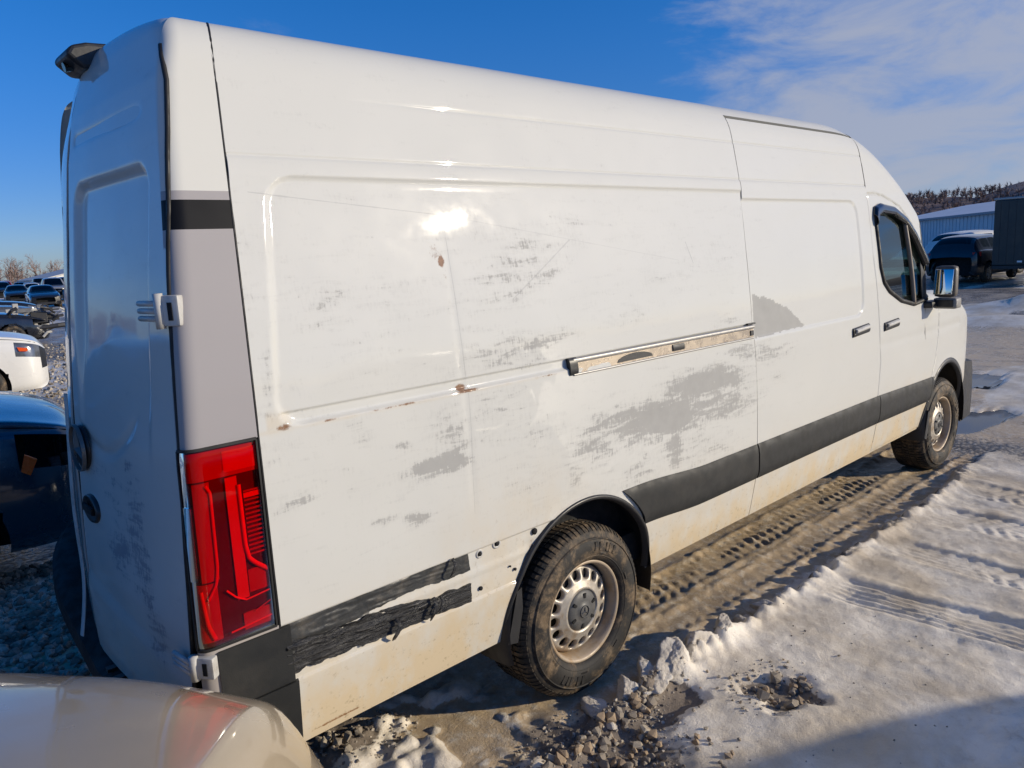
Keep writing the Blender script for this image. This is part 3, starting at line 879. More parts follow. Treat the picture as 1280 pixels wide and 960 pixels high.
# track of the sliding door
MAT['rail_inner'] = simple('rail_inner', (.50, .42, .32), .28, metal=.45, var=.1, scale=9)
rail = side_patch('door_rail', lambda u, v: (-.055 + 1.392 * u, 1.429 + .0 * u + .048 * v - .006 * u), 60, 4, MAT['rail_inner'], van, off=.001, depth=.01)
side_patch('rail_lip', lambda u, v: (-.055 + 1.392 * u, 1.472 - .005 * u + .020 * v), 60, 7, MAT['alu'], rail, off=.004, bulge=.006, depth=.015)
side_patch('rail_lip', lambda u, v: (-.055 + 1.392 * u, 1.420 - .006 * u + .010 * v), 60, 5, MAT['alu'], rail, off=.003, bulge=.004, depth=.015)
side_patch('rail_end_cap', lambda u, v: (-.078 + .046 * u - .004 * v, 1.424 + .070 * v), 8, 12, MAT['black_plastic'], rail, off=.004, bulge=.008, depth=.02)
side_patch('rail_stop', lambda u, v: (1.305 + .028 * u, 1.432 + .026 * v), 4, 4, MAT['black_plastic'], rail, off=.006, depth=.012)
side_patch('roller_carriage', lambda u, v: (.62 + .09 * u, 1.436 + .03 * v), 6, 5, MAT['black_plastic'], rail, off=.004, bulge=.003, depth=.01)
side_patch('rail_seal', lambda u, v: (.22 + .25 * u, 1.436 + (.0 + .030 * np.sqrt(np.clip(1 - (2 * u - 1) ** 2, 0, 1)) ) * v + .0), 24, 5, MAT['black_plastic'], rail, off=.003, depth=.008)
side_patch('rail_hook', lambda u, v: (1.28 + .075 * u, 1.490 + .007 * v), 4, 3, MAT['black_plastic'], rail, off=.006, depth=.012)

# door handles: recess, grip
def handle(x0, x1, zc, parent):
    h = side_patch('door_handle', lambda u, v: (x0 + (x1 - x0) * u, zc - .030 + .058 * v + .012 * u), 26, 12, MAT['black_plastic'], parent, off=.003, bulge=.010, depth=.01)
    side_patch('grip', lambda u, v: (x0 + .02 + (x1 - x0 - .05) * u, zc - .004 + .026 * v + .012 * u), 20, 8, MAT['trim_white'], h, off=.016, bulge=.012, depth=.012)
handle(2.53, 2.77, 1.312, sl_door)
handle(3.02, 3.26, 1.300, fdoor)

# window surround, divider, rain deflector
def tube_on_side(poly, r, off, name, mat, parent, closed=True, n=160):
    pts = np.array(poly + ([poly[0]] if closed else []), float)
    d = np.r_[0, np.cumsum(np.hypot(*np.diff(pts, axis=0).T))]
    t = np.linspace(0, d[-1], n)
    x = np.interp(t, d, pts[:, 0]); zc = np.interp(t, d, pts[:, 1])
    S = surf(x, zc, off)
    return MB().tube([tuple(p) for p in S], r, 8, cap=not closed).build(name, mat, parent, smooth=True)
tube_on_side(WINP, .016, .0, 'window_seal', MAT['seal'], fdoor)
tube_on_side([(3.49, 1.99), (3.545, 1.41)], .016, .004, 'window_divider', simple('divider', (.20, .16, .12), .5), fdoor, False, 20)
side_patch('quarter_light_post', lambda u, v: (3.71 + .20 * u, 1.44 + v * (.26 - .20 * u)), 10, 8, MAT['black_plastic'], fdoor, off=.002, depth=.01)
VIS = np.array([(2.975, 2.05), (3.0, 2.10), (3.10, 2.125), (3.30, 2.105), (3.48, 2.035), (3.62, 1.93), (3.80, 1.725), (3.90, 1.60)])
def vis_fx(u, v):
    d = np.r_[0, np.cumsum(np.hypot(*np.diff(VIS, axis=0).T))]; t = u * d[-1]
    x = np.interp(t, d, VIS[:, 0]); z_ = np.interp(t, d, VIS[:, 1])
    w = .075 * (1 - .55 * u)
    return x - w * (1 - v) * .45 * sstep(.25, 1, u) + .0 * v + .012 * (1 - v) * (u < .1), z_ - w * (1 - v)
MAT['deflector'] = simple('smoked_deflector', (0.012, 0.014, 0.018), 0.10, var=.1, coat=1.0)
side_patch('wind_deflector', vis_fx, 80, 10, MAT['deflector'], fdoor, off=.012, bulge=.022, depth=.004)

# door mirror: housing, glass, arm, wide-angle glass
mi = empty('tmp'); bpy.data.objects.remove(mi)
m_ = MB()
m_.box(3.86, 3.95, -.160, -.01, 1.435, 1.665, .032)
mir = m_.build('door_mirror', simple('mirror_housing', (.11, .095, .08), .5, var=.2), van, smooth=True)
MB().box(3.822, 3.836, -.146, -.026, 1.460, 1.642, .004).build('mirror_glass', MAT['mirror'], mir, smooth=True)
for v in mir.children[0].data.vertices: v.co.x += .16 * (v.co.z - 1.57) + .02 - .10 * (v.co.y + .1)
MB().box(3.85, 3.97, -.176, -.015, 1.352, 1.431, .018).build('mirror_lower', simple('mirror_lower', (.26, .245, .22), .45), mir, smooth=True)
MB().box(3.842, 3.852, -.155, -.03, 1.366, 1.42, .003).build('mirror_wide_glass', MAT['black_plastic'], mir)
MB().box(3.74, 3.95, -.05, .10, 1.365, 1.412, .012).build('mirror_arm', MAT['black_plastic'], mir, smooth=True)

# cab interior seen through the glass
MAT['seat'] = simple('seat_cloth', (.02, .022, .025), .8)
for y_ in (.28, 1.2):
    st_ = MB().box(3.15, 3.30, y_, y_ + .52, .95, 1.72, .05).build('seat_back', MAT['seat'], van, smooth=True)
    MB().box(3.17, 3.27, y_ + .14, y_ + .38, 1.70, 1.93, .04).build('head_rest', MAT['seat'], st_, smooth=True)
    MB().box(3.2, 3.65, y_, y_ + .52, .80, .98, .04).build('cushion', MAT['seat'], st_, smooth=True)
MB().box(3.95, 4.30, .16, 1.84, 1.0, 1.33, .05).build('dashboard', MAT['black_plastic'], van, smooth=True)
MB().box(2.96, 3.0, .2, 1.8, .5, 2.3).build('bulkhead', MAT['void'], van)

# ------------------------------------------------------------------ rear doors
def rear_fx(y0, y1, z0, z1, ny, nz_):
    Yg, Zg = np.meshgrid(np.linspace(y0, y1, ny), np.linspace(z0, z1, nz_))
    # outer edge follows the pillar, leaning in towards the roof
    ye_ = np.interp(Zg, [.5, .8, .9, 1.43, 2.1, 2.3, 2.45, 2.55], [.085, .085, .068, .052, .114, .145, .18, .24])
    if y0 < .9: Yg = ye_ + (Yg - y0) / (y1 - y0) * (y1 - ye_)
    else: Yg = y0 + (Yg - y0) / (y1 - y0) * (2 - ye_ - .03 - y0)
    P = np.stack([np.full_like(Yg, -.9), Yg, Zg], -1); D = np.zeros_like(P); D[..., 0] = -1
    return solve(P, D, 1.2, 0.0), D
def ins_rear(y, z, yc):
    i = 0.022 * sstep(1.30, 1.75, z) * sstep(0, -.045, rbox(y, z, yc - .34, yc + .36, 1.28 + .06 * np.cos(5 * (y - yc)), 2.235, .09))
    i += 0.012 * np.exp(-((z - 2.372) / .016) ** 2) * sstep(.28, .38, y) * sstep(.95, .9, y)
    i += -0.010 * sstep(.87, .80, z + .10 * np.abs(y - .95)) 
    i += .004 * fbm(y * 2.5, z * 2.2, 51, 3)
    i += .012 * np.exp(-((y - .70) / .28) ** 2 - ((z - 1.34) / .16) ** 2) - .008 * np.exp(-((y - .55) / .2) ** 2 - ((z - .95) / .12) ** 2)
    i += .006 * np.exp(-(((z - 1.335 - 1.3 * (y - .7) ** 2) / .02) ** 2)) * sstep(.33, .42, y) * sstep(.97, .90, y)
    return i
RSC = [(.40, 1.12, .10, .22, .62), (.55, 1.02, .16, .10, .66), (.34, .98, .06, .22, .6), (.75, 1.27, .12, .04, .6), (.30, .80, .08, .12, .55), (.6, 1.2, .25, .1, .35), (.45, 1.3, .05, .1, .5)]
def r_scuff(x, y, z):
    s = 0.05 + 0 * x
    for cy, cz, ry, rz, d in RSC:
        s = np.maximum(s, d * sstep(1.4, .4, np.hypot((y - cy) / ry, (z - cz) / rz)))
    return s
rattr = {'scuff': r_scuff, 'dirt': lambda x, y, z: .35 * sstep(.95, .6, z), 'rust': lambda x, y, z: 0 * x}
V, D = rear_fx(.150, .984, .545, 2.545, 110, 230)
V = V - D * ins_rear(V[..., 1], V[..., 2], .56)[..., None]
rdoor = panel_obj('rear_door', V, D, PAINT_REAR, van, attrs=rattr, flip=True, fl=False)
rd_edge = V[:, 0].copy()
rdoor['label'] = 'dented white rear door in shade with a creased lower half'
V, D = rear_fx(.996, 1.85, .545, 2.545, 70, 160)
V = V - D * (.010 * sstep(0, -.018, rbox(V[..., 1], V[..., 2], 1.12, 1.75, 1.28, 2.2, .09)))[..., None]
V[..., 0] += -.004 + .014 * sstep(2.35, 2.54, V[..., 2])
ldoor = panel_obj('rear_door', V, D, PAINT_REAR, van, attrs=rattr, flip=True)
ldoor['label'] = 'left rear door pushed inwards'
# header over the doors and rear end of the roof
yy = np.linspace(.17, 1.83, 80); bb = np.linspace(R(10), R(101), 56)
Yg, Bg = np.meshgrid(yy, bb)
P = np.stack([np.full_like(Yg, -1.22), Yg, np.full_like(Yg, 2.30) + 0 * Yg], -1)
D = np.stack([-np.cos(Bg), 0 * Bg, np.sin(Bg)], -1)
V = solve(P, D, 1.2, -.1, -.0035)
panel_obj('roof_header', V, D, PAINT_REAR, van, attrs=pattr_p, flip=True)
# backing behind the door gaps
MB().box(-1.40, -1.36, .22, 1.55, .50, 2.38).build('door_frame', MAT['void'], van)
# gap filler strip down the middle
m_ = MB()
zz = np.linspace(.56, 2.53, 30)
pts = [(float(xrear(q)) - .018, .991, float(q)) for q in zz]
m_.tube(pts, .010, 8).build('door_seal', MAT['seal'], van, smooth=True)
MB().tube([(p[0] + .004, p[1] - .006, p[2]) for p in rd_edge[::4]], .0075, 8).build('door_seal', MAT['seal'], van, smooth=True)
MB().tube([(p[0] + .004, p[1] + .004, p[2]) for p in PV[::4, 0]], .0045, 8).build('panel_seam', MAT['seal'], van, smooth=True)
# bent edge strip hanging from the left door
pts = [(-1.63, 1.02, 1.50), (-1.645, 1.02, 1.30), (-1.665, 1.02, 1.05), (-1.66, 1.01, .85), (-1.675, 1.0, .72), (-1.705, .98, .60)]
m_ = MB()
for i, p in enumerate(pts):
    m_.v += [(p[0], p[1], p[2]), (p[0] - .012, p[1] + .05, p[2]), (p[0] + .004, p[1] + .055, p[2])]
m_.f += [(3 * i + k, 3 * i + (k + 1) % 3, 3 * i + 3 + (k + 1) % 3, 3 * i + 3 + k) for i in range(len(pts) - 1) for k in range(3)]
o = m_.build('edge_strip', MAT['trim_white'], ldoor, smooth=True)
o.modifiers.new('sub', 'SUBSURF').levels = 2; o.modifiers['sub'].render_levels = 2
# round three-pointed emblem on the rear door
def star_mesh(r, t):
    m_ = MB()
    m_.lathe([(r * .90, 0), (r * .92, t), (r * .98, t), (r, 0)], 40, 'y')
    for k in range(3):
        a = math.pi / 2 + k * 2 * math.pi / 3
        tip = (r * .93 * math.cos(a), r * .93 * math.sin(a))
        l_ = (r * .14 * math.cos(a + math.pi / 3), r * .14 * math.sin(a + math.pi / 3)); q = (r * .14 * math.cos(a - math.pi / 3), r * .14 * math.sin(a - math.pi / 3))
        m_.add([(0, t * 1.4, 0), (tip[0], t * .6, tip[1]), (l_[0], 0, l_[1]), (q[0], 0, q[1])], [(0, 1, 2), (0, 3, 1)])
    return m_
ye, ze = .905, 1.325
xe = float(xrear(ze)) - .030
s_ = star_mesh(.085, .012)
s_.v = [(xe - .006 - y_, ye + x_, ze + z_) for x_, y_, z_ in s_.v]
emb = s_.build('star_emblem', MAT['hub_star'], rdoor)
m_ = MB().lathe([(0, .004), (.078, .004), (.079, -.01)], 36, 'y'); m_.v = [(xe - y_, ye + x_, ze + z_) for x_, y_, z_ in m_.v]
m_.build('emblem_base', MAT['black_plastic'], emb, smooth=True)
# recessed black handle
yh, zh = .845, 1.115
xh = float(xrear(zh)) - .026
m_ = MB(); m_.lathe([(0, .001), (.052, .001), (.062, .010), (.068, .004), (.070, -.012)], 36, 'y')
m_.v = [(xh - .002 - y_, yh + x_ * 1.35, zh + z_ * .72) for x_, y_, z_ in m_.v]
hd = m_.build('door_handle', MAT['black_plastic'], rdoor, smooth=True)
m_ = MB().box(xh - .02, xh - .008, yh - .06, yh + .06, zh - .012, zh + .014, .004); m_.build('grip', MAT['void'], hd)

# hinges on the right corner: leaves, knuckle
def hinge(zc, s=.86):
    t = R(39.5)
    Pp, Dd = pillar_rays(np.array([zc]), np.zeros(0), np.array([t]))
    c0 = Vector(solve(Pp, Dd, 1.5, 0.0)[0, 0]); nrm = Vector((-.80, -.60, 0)); tan = Vector((-.60, .80, 0))
    def lbox(t0, t1, n0, n1, z0, z1, bev):
        m = MB().box(t0, t1, n0, n1, z0, z1, bev)
        m.v = [tuple(c0 + tan * p[0] + nrm * p[1] + Vector((0, 0, p[2]))) for p in m.v]
        return m
    o = lbox(-.030, .026, -.012, .016, -.048 * s, .048 * s, .006).build('hinge', MAT['trim_white'], van, smooth=True); autosmooth(o)
    lbox(-.012, .002, .0155, .0185, -.030 * s, .026 * s, .001).build('hinge_slot', MAT['void'], o)
    k_ = c0 + tan * .030 + nrm * .012
    MB().tube([tuple(k_ + Vector((0, 0, -.055 * s))), tuple(k_ + Vector((0, 0, .055 * s)))], .013, 14).build('hinge_knuckle', MAT['trim_white'], o, smooth=True)
    for q in (-1, 0, 1):
        a_ = k_ + Vector((-.006, .005, q * .024 * s)); e_ = a_ + Vector((-.012, .10, 0))
        MB().tube([tuple(a_), tuple(e_)], .008, 8).build('hinge_arm', MAT['trim_white'], o, smooth=True)
    return o
hinge(1.815); hinge(.822, .66)

# roof camera pod
m_ = MB()
prof = [(-1.510, 2.655), (-1.49, 2.685), (-1.44, 2.700), (-1.34, 2.706), (-1.31, 2.69), (-1.33, 2.64), (-1.40, 2.612), (-1.46, 2.612)]
m_.prism(prof, .91, 1.09)
pod = m_.build('camera_pod', MAT['black_plastic'], van)
bv = pod.modifiers.new('bevel', 'BEVEL'); bv.width = .014; bv.segments = 3
m_ = MB().tube([(-1.47, 1.0, 2.635), (-1.498, 1.0, 2.628)], .016, 12); m_.build('camera_lens', MAT['dark_glass'], pod)

# rear bumper step
m_ = MB()
sec = [(-1.44, .36), (-1.60, .34), (-1.675, .37), (-1.705, .43), (-1.70, .50), (-1.67, .53), (-1.60, .54), (-1.44, .53)]
ys = np.linspace(.22, 1.78, 26)
for i, y_ in enumerate(ys):
    e = abs(y_ - 1) / .78
    for (x_, z_) in sec: m_.v.append((x_ + (.12 * e ** 4 if x_ < -1.5 else 0) - .02 * max(0, y_ - 1), y_, z_ + .30 * max(0, y_ - .9)))
n = len(sec)
m_.f += [(i * n + k, i * n + (k + 1) % n, (i + 1) * n + (k + 1) % n, (i + 1) * n + k) for i in range(len(ys) - 1) for k in range(n)]
m_.f += [tuple(range(n)), tuple((len(ys) - 1) * n + k for k in range(n))[::-1]]
bp = m_.build('rear_bumper', MAT['under'], van, smooth=True); bp['label'] = 'black rear bumper hanging crooked'; autosmooth(bp, 40)
for k in range(5): MB().box(-1.69, -1.61, .42 + k * .09, .45 + k * .09, .530, .543).build('bumper_tread', MAT['black_plastic'], bp)

# ------------------------------------------------------------------ tail lamps
MAT['lamp_red'] = simple('lamp_red', (.46, .012, .008), .4, var=.2)
MAT['lamp_mid'] = simple('lamp_mid', (.72, .02, .012), .3, var=.15)
MAT['lamp_bright'] = simple('lamp_bright', (.95, .08, .04), .25, var=.1)
MAT['lamp_dark'] = simple('lamp_dark', (.085, .004, .003), .4, var=.4)
MAT['lamp_silver'] = simple('lamp_silver', (.6, .58, .6), .2, metal=.8)
TZ0, TZ1 = .872, 1.437
TA, TB = 41.2, 21.0                                # rear edge (left in view) to seam (right in view)
def tail_lamp(mir):
    rim = corner_wrap('tail_light', TZ0, TZ1, TB, TA, .004, MAT['lens_red'], van, mir, n=40, rows=50,
                      wob=lambda Vv, u, v: .004 * np.clip(1 - np.abs(2 * u - 1) ** 8, 0, 1) * np.clip(1 - np.abs(2 * v - 1) ** 12, 0, 1))
    rim['label'] = 'red rear light cluster with clear reversing lens'
    corner_wrap('lamp_housing', TZ0 - .004, TZ1 + .004, TB - .3, TA + .3, -.008, MAT['lamp_dark'], rim, mir, n=20, rows=20)
    for a, b, c, d in ((TB - .3, TB + .25, TZ0, TZ1), (TA - .25, TA + .3, TZ0, TZ1), (TB, TA, TZ0 - .005, TZ0 + .002), (TB, TA, TZ1 - .002, TZ1 + .005)):
        corner_wrap('lamp_edge', c, d, a, b, .009, MAT['seal'], rim, mir, n=20 if b - a > 3 else 3, rows=30 if d - c > .1 else 3)
    def B(nm, u0, u1, v0, v1, off, mt):
        ta, tb = TA + (TB - TA) * u1, TA + (TB - TA) * u0
        return corner_wrap(nm, TZ0 + (TZ1 - TZ0) * v0, TZ0 + (TZ1 - TZ0) * v1, ta, tb, off, MAT[mt], rim, mir, n=max(3, int(abs(u1 - u0) * 34)), rows=max(3, int((v1 - v0) * 30)), dep=.004)
    def ribbon(nm, path, w, off, mt):
        """light guide along a path in lens coordinates"""
        p_ = np.array(path, float); d_ = np.r_[0, np.cumsum(np.hypot(*np.diff(p_, axis=0).T))]
        t_ = np.linspace(0, d_[-1], max(6, int(d_[-1] * 40)))
        cu = np.interp(t_, d_, p_[:, 0]); cv = np.interp(t_, d_, p_[:, 1])
        tu, tv = np.gradient(cu), np.gradient(cv) * 2.4
        L_ = np.hypot(tu, tv); nu_, nv_ = -tv / L_, tu / L_
        rows_ = []
        for k, (q_, o_) in enumerate(((-.5, off - .004), (-.5, off), (0, off + .002), (.5, off), (.5, off - .004))):
            uu = cu + nu_ * w * q_; vv = cv + nv_ * w * q_ / 2.4
            tt = R(TA) + (R(TB) - R(TA)) * uu
            Pp = np.stack([np.full_like(tt, OX), np.full_like(tt, OY), TZ0 + (TZ1 - TZ0) * vv], -1)
            Dd = np.stack([-np.sin(tt), -np.cos(tt), 0 * tt], -1)
            rows_.append(solve(Pp, Dd, 1.5, 0.0, o_))
        Vv = np.stack(rows_)
        if mir: Vv[..., 1] = 2 - Vv[..., 1]; Vv[..., 0] += .18
        return obj(nm, mesh_from(Vv.reshape(-1, 3), grid_faces(5, len(t_)), True), MAT[mt], rim)
    B('reflector', .02, .98, .845, .985, -.002, 'lamp_red')
    B('reflector', .52, .96, .865, .97, .000, 'lamp_mid')
    B('reflector', .02, .30, .03, .33, -.002, 'lamp_red')
    B('reflector', .15, .335, .34, .835, -.002, 'lamp_red')
    B('reflector', .52, .665, .20, .835, -.002, 'lamp_mid')
    B('reflector', .56, .97, .03, .12, -.003, 'lamp_red')
    B('reflector', .68, .97, .22, .34, -.003, 'lamp_red')
    ribbon('light_guide', [(.685, .79), (.69, .47), (.72, .40), (.80, .365), (.96, .315)], .055, .001, 'lamp_bright')
    ribbon('light_guide', [(.30, .82), (.345, .78), (.33, .40), (.30, .32), (.20, .25)], .035, .001, 'lamp_mid')
    ribbon('light_guide', [(.97, .205), (.62, .19), (.50, .22), (.40, .27)], .018, .001, 'lamp_bright')
    ribbon('light_guide', [(.97, .15), (.72, .115)], .014, .001, 'lamp_mid')
    ribbon('light_guide', [(.12, .30), (.16, .12), (.22, .04)], .05, .001, 'lamp_mid')
    ribbon('light_guide', [(.40, .045), (.96, .065)], .02, .001, 'lamp_bright')
    for k in range(15): B('lamp_slat', .735, .965, .415 + k * .0235, .424 + k * .0235, .000, 'lamp_red')
    B('light_guide', .735, .965, .715, .74, .001, 'lamp_bright')
    B('reflector', .035, .115, .37, .72, .001, 'lamp_silver')
    corner_wrap('reversing_lens', TZ0 + .36 * (TZ1 - TZ0), TZ0 + .73 * (TZ1 - TZ0), TA - 2.6, TA - .6, .010, MAT['lens_clear'], rim, mir, n=6, rows=12)
    return rim
tail_lamp(False); tail_lamp(True)

# ------------------------------------------------------------------ wheels
def make_wheel():
    """wheel standing at the origin, outer face towards -y; returns the rim with tyre, cap and emblem as children"""
    Rt = .378
    # pressed steel disc with round holes
    m_ = MB(); nh = 16; r1, r2 = .128, .182
    def hgt(r): return .030 - .022 * sstep(.20, .12, r)
    for k in range(nh):
        a0, a1 = 2 * math.pi * k / nh, 2 * math.pi * (k + 1) / nh
        am, rm = (a0 + a1) / 2, (r1 + r2) / 2
        out = []
        q = 6
        for i in range(q): out.append((r1, a0 + (a1 - a0) * i / q))
        for i in range(q): out.append((r1 + (r2 - r1) * i / q, a1))
        for i in range(q): out.append((r2, a1 + (a0 - a1) * i / q))
        for i in range(q): out.append((r2 + (r1 - r2) * i / q, a0))
        n = len(out); b = len(m_.v)
        hr = .0215
        for (r, a) in out:
            x, z_ = r * math.cos(a), r * math.sin(a)
            m_.v.append((x, float(hgt(r)), z_))
        for dep in (0, .006, .02):
            for (r, a) in out:
                dx, dz = r * math.cos(a) - rm * math.cos(am), r * math.sin(a) - rm * math.sin(am)
                L = math.hypot(dx, dz); s = (hr + .003 * (dep == 0)) / L
                x, z_ = rm * math.cos(am) + dx * s, rm * math.sin(am) + dz * s
                m_.v.append((x, float(hgt(math.hypot(x, z_))) + dep, z_))
        for lv in range(3):
            for i in range(n): m_.f.append((b + lv * n + i, b + lv * n + (i + 1) % n, b + (lv + 1) * n + (i + 1) % n, b + (lv + 1) * n + i))
    m_.lathe([(.105, .0), (.115, .004), (.128, float(hgt(.128)))], 64)
    m_.lathe([(.090, .010), (.096, -.004), (.105, .0)], 64)
    m_.lathe([(.182, float(hgt(.182))), (.190, .032), (.198, .045), (.202, .07), (.200, .10)], 64)
    rim = m_.build('wheel', MAT['steel_rim'], None, smooth=True)
    m_ = MB().lathe([(.200, .10), (.203, .04), (.206, .0), (.211, -.014), (.219, -.021), (.226, -.018), (.229, -.006)], 96)
    m_.build('rim_lip', MAT['rim_bead'], rim, smooth=True)
    # back of the wheel
    MB().lathe([(0, .075), (.195, .078), (.20, .10), (.20, .18)], 48).build('brake_drum', MAT['under'], rim, smooth=True)
    # centre cap
    m_ = MB().lathe([(0, -.014), (.030, -.014), (.034, -.010), (.05, -.011), (.080, -.006), (.091, .004), (.092, .012)], 64)
    cap = m_.build('hubcap', MAT['hubcap'], rim, smooth=True)
    for k in range(6):
        a = 2 * math.pi * (k + .5) / 6
        m_ = MB(); c, s = math.cos(a), math.sin(a)
        r_a, r_b, w = .057, .078, .0055
        pts = [(r_a, -w), (r_b, -w * 1.2), (r_b, w * 1.2), (r_a, w)]
        m_.prism([(p[0] * c - p[1] * s, p[0] * s + p[1] * c) for p in pts], -.0125, -.004)
        m_.build('cap_slot', MAT['void'], cap)
    st = star_mesh(.027, .004); st.v = [(x, -.0145 - y, z) for x, y, z in st.v]
    st.build('star_emblem', MAT['hub_star'], cap)
    # tyre
    prof = [(.222, .0), (.228, -.022), (.240, -.034), (.262, -.042), (.290, -.044), (.318, -.038), (.340, -.026), (.346, -.0235), (.352, -.021), (.364, -.006), (.371, .010), (.3735, .03), (.3735, .20), (.364, .225), (.34, .24), (.28, .25), (.222, .22)]
    m_ = MB().lathe(prof, 128)
    # raised rings on the sidewall
    m_.lathe([(.247, -.036), (.249, -.0395), (.252, -.0395), (.254, -.037)], 96)
    m_.lathe([(.322, -.034), (.324, -.040), (.328, -.039), (.331, -.031)], 96)
    ty = m_.build('tyre', MAT['tyre'], rim, smooth=True)
    # tread blocks
    t_ = MB(); nb = 84
    def block(a, da, h0, h1, r_in, r_out, skew):
        vs = []
        for rr in (r_in, r_out):
            for (aa, hh) in ((a - da, h0), (a + da, h0), (a + da + skew, h1), (a - da + skew, h1)):
                vs.append((rr * math.cos(aa), hh, rr * math.sin(aa)))
        t_.add(vs, [(0, 1, 2, 3), (7, 6, 5, 4), (0, 4, 5, 1), (1, 5, 6, 2), (2, 6, 7, 3), (3, 7, 4, 0)])
    for k in range(nb):
        a = 2 * math.pi * k / nb
        jit = random.uniform(-.002, .002)
        # shoulder lug runs a little down the sidewall
        da = .026 if k % 2 else .023
        vs = []
        for (r_, h_) in ((.350, -.020), (.3565, -.0195), (.3705, -.0035), (.3785, .012), (.380, .038), (.372, .040)):
            for sg in (-1, 1): vs.append((r_ * math.cos(a + sg * da + jit), h_, r_ * math.sin(a + sg * da + jit)))
        t_.add(vs, [(2 * i, 2 * i + 1, 2 * i + 3, 2 * i + 2) for i in range(5)] + [(0, 2, 4, 6, 8, 10), (1, 3, 5, 7, 9, 11)])
        for (h0, h1, sk) in ((.046, .084, .02), (.092, .130, -.02), (.138, .176, .02), (.184, .216, .0)):
            block(a + .01 * (h0 * 50 % 1), .027, h0, h1, .370, .380, sk)
    t_.build('tread', MAT['tyre'], ty)
    # raised blocks of moulding on the sidewall
    def seg(a0, a1, ra, rb, h):
        n = 5; vs = []; s_ = MB()
        for i in range(n + 1):
            a = a0 + (a1 - a0) * i / n
            for (r_, hh) in ((ra, h + .004), (ra, h), (rb, h + .002), (rb, h + .006)): vs.append((r_ * math.cos(a), hh, r_ * math.sin(a)))
        s_.add(vs, [(4 * i + k, 4 * i + k + 1, 4 * i + 5 + k, 4 * i + 4 + k) for i in range(n) for k in range(3)] + [(0, 1, 2, 3), (4 * n, 4 * n + 3, 4 * n + 2, 4 * n + 1)])
        s_.build('sidewall_block', MAT['tyre'], ty)
    for a in (60, 66, 70, 79, 85, 240, 246, 250, 259, 265): seg(R(a), R(a + 3.2), .275, .312, -.0465)
    for a in range(0, 360, 24):
        if a % 48: seg(R(a), R(a + 8), .261, .269, -.0448)
    return rim
def copy_tree(o, parent=None):
    c = o.copy(); C.objects.link(c); c.parent = parent
    for ch in list(o.children): copy_tree(ch, c)
    return c
wh = make_wheel(); wh.parent = van; wh.location = (0, .062, .372); wh.rotation_euler = (0, R(8), 0)
w2 = copy_tree(wh, van); w2.location = (4.325, .062, .372); w2.rotation_euler = (0, R(57), R(-2))
for x_ in (0, 4.325):
    w3 = copy_tree(wh, van); w3.location = (x_, 1.938, .372); w3.rotation_euler = (0, 0, math.pi)
# front bumper corner in dark plastic
m_ = MB()
ps = []
for i, y_ in enumerate(np.linspace(.045, 1.955, 30)):
    q = abs(y_ - 1) / .92
    xf = 5.31 - .20 * q ** 6
    for (dx, z_) in ((-.25, .30), (0, .32), (.02, .50), (.01, .72), (-.02, .80), (-.25, .82)): m_.v.append((xf + dx * (1 - .0 * q), y_, z_))
n = 6
m_.f += [(i * n + k, i * n + (k + 1) % n, (i + 1) * n + (k + 1) % n, (i + 1) * n + k) for i in range(29) for k in range(n)]
m_.f += [tuple(range(n)), tuple(29 * n + k for k in range(n))[::-1]]
fb = m_.build('front_bumper', MAT['black_plastic'], van, smooth=True); autosmooth(fb, 40)
# ------------------------------------------------------------------ ground: one sheet, fine near the van, coarse to the horizon
def axis(lo, hi, step, far_lo, far_hi, grow=1.07):
    core = np.arange(lo, hi + step / 2, step)
    def out(start, far, sgn):
        r = []; d = step; x = start
        while abs(x) < far or len(r) < 3:
            d = min(d * grow, 60); x += sgn * d; r.append(x)
            if abs(x) >= far: break
        return r
    a = out(core[0], far_lo, -1)[::-1]; b = out(core[-1], far_hi, 1)
    return np.array(a + list(core) + b)
gx = axis(-1.75, 4.9, 0.0125, 1500, 2500)
gy = axis(-1.75, 0.9, 0.0125, 1500, 2500)
GX, GY = np.meshgrid(gx, gy)

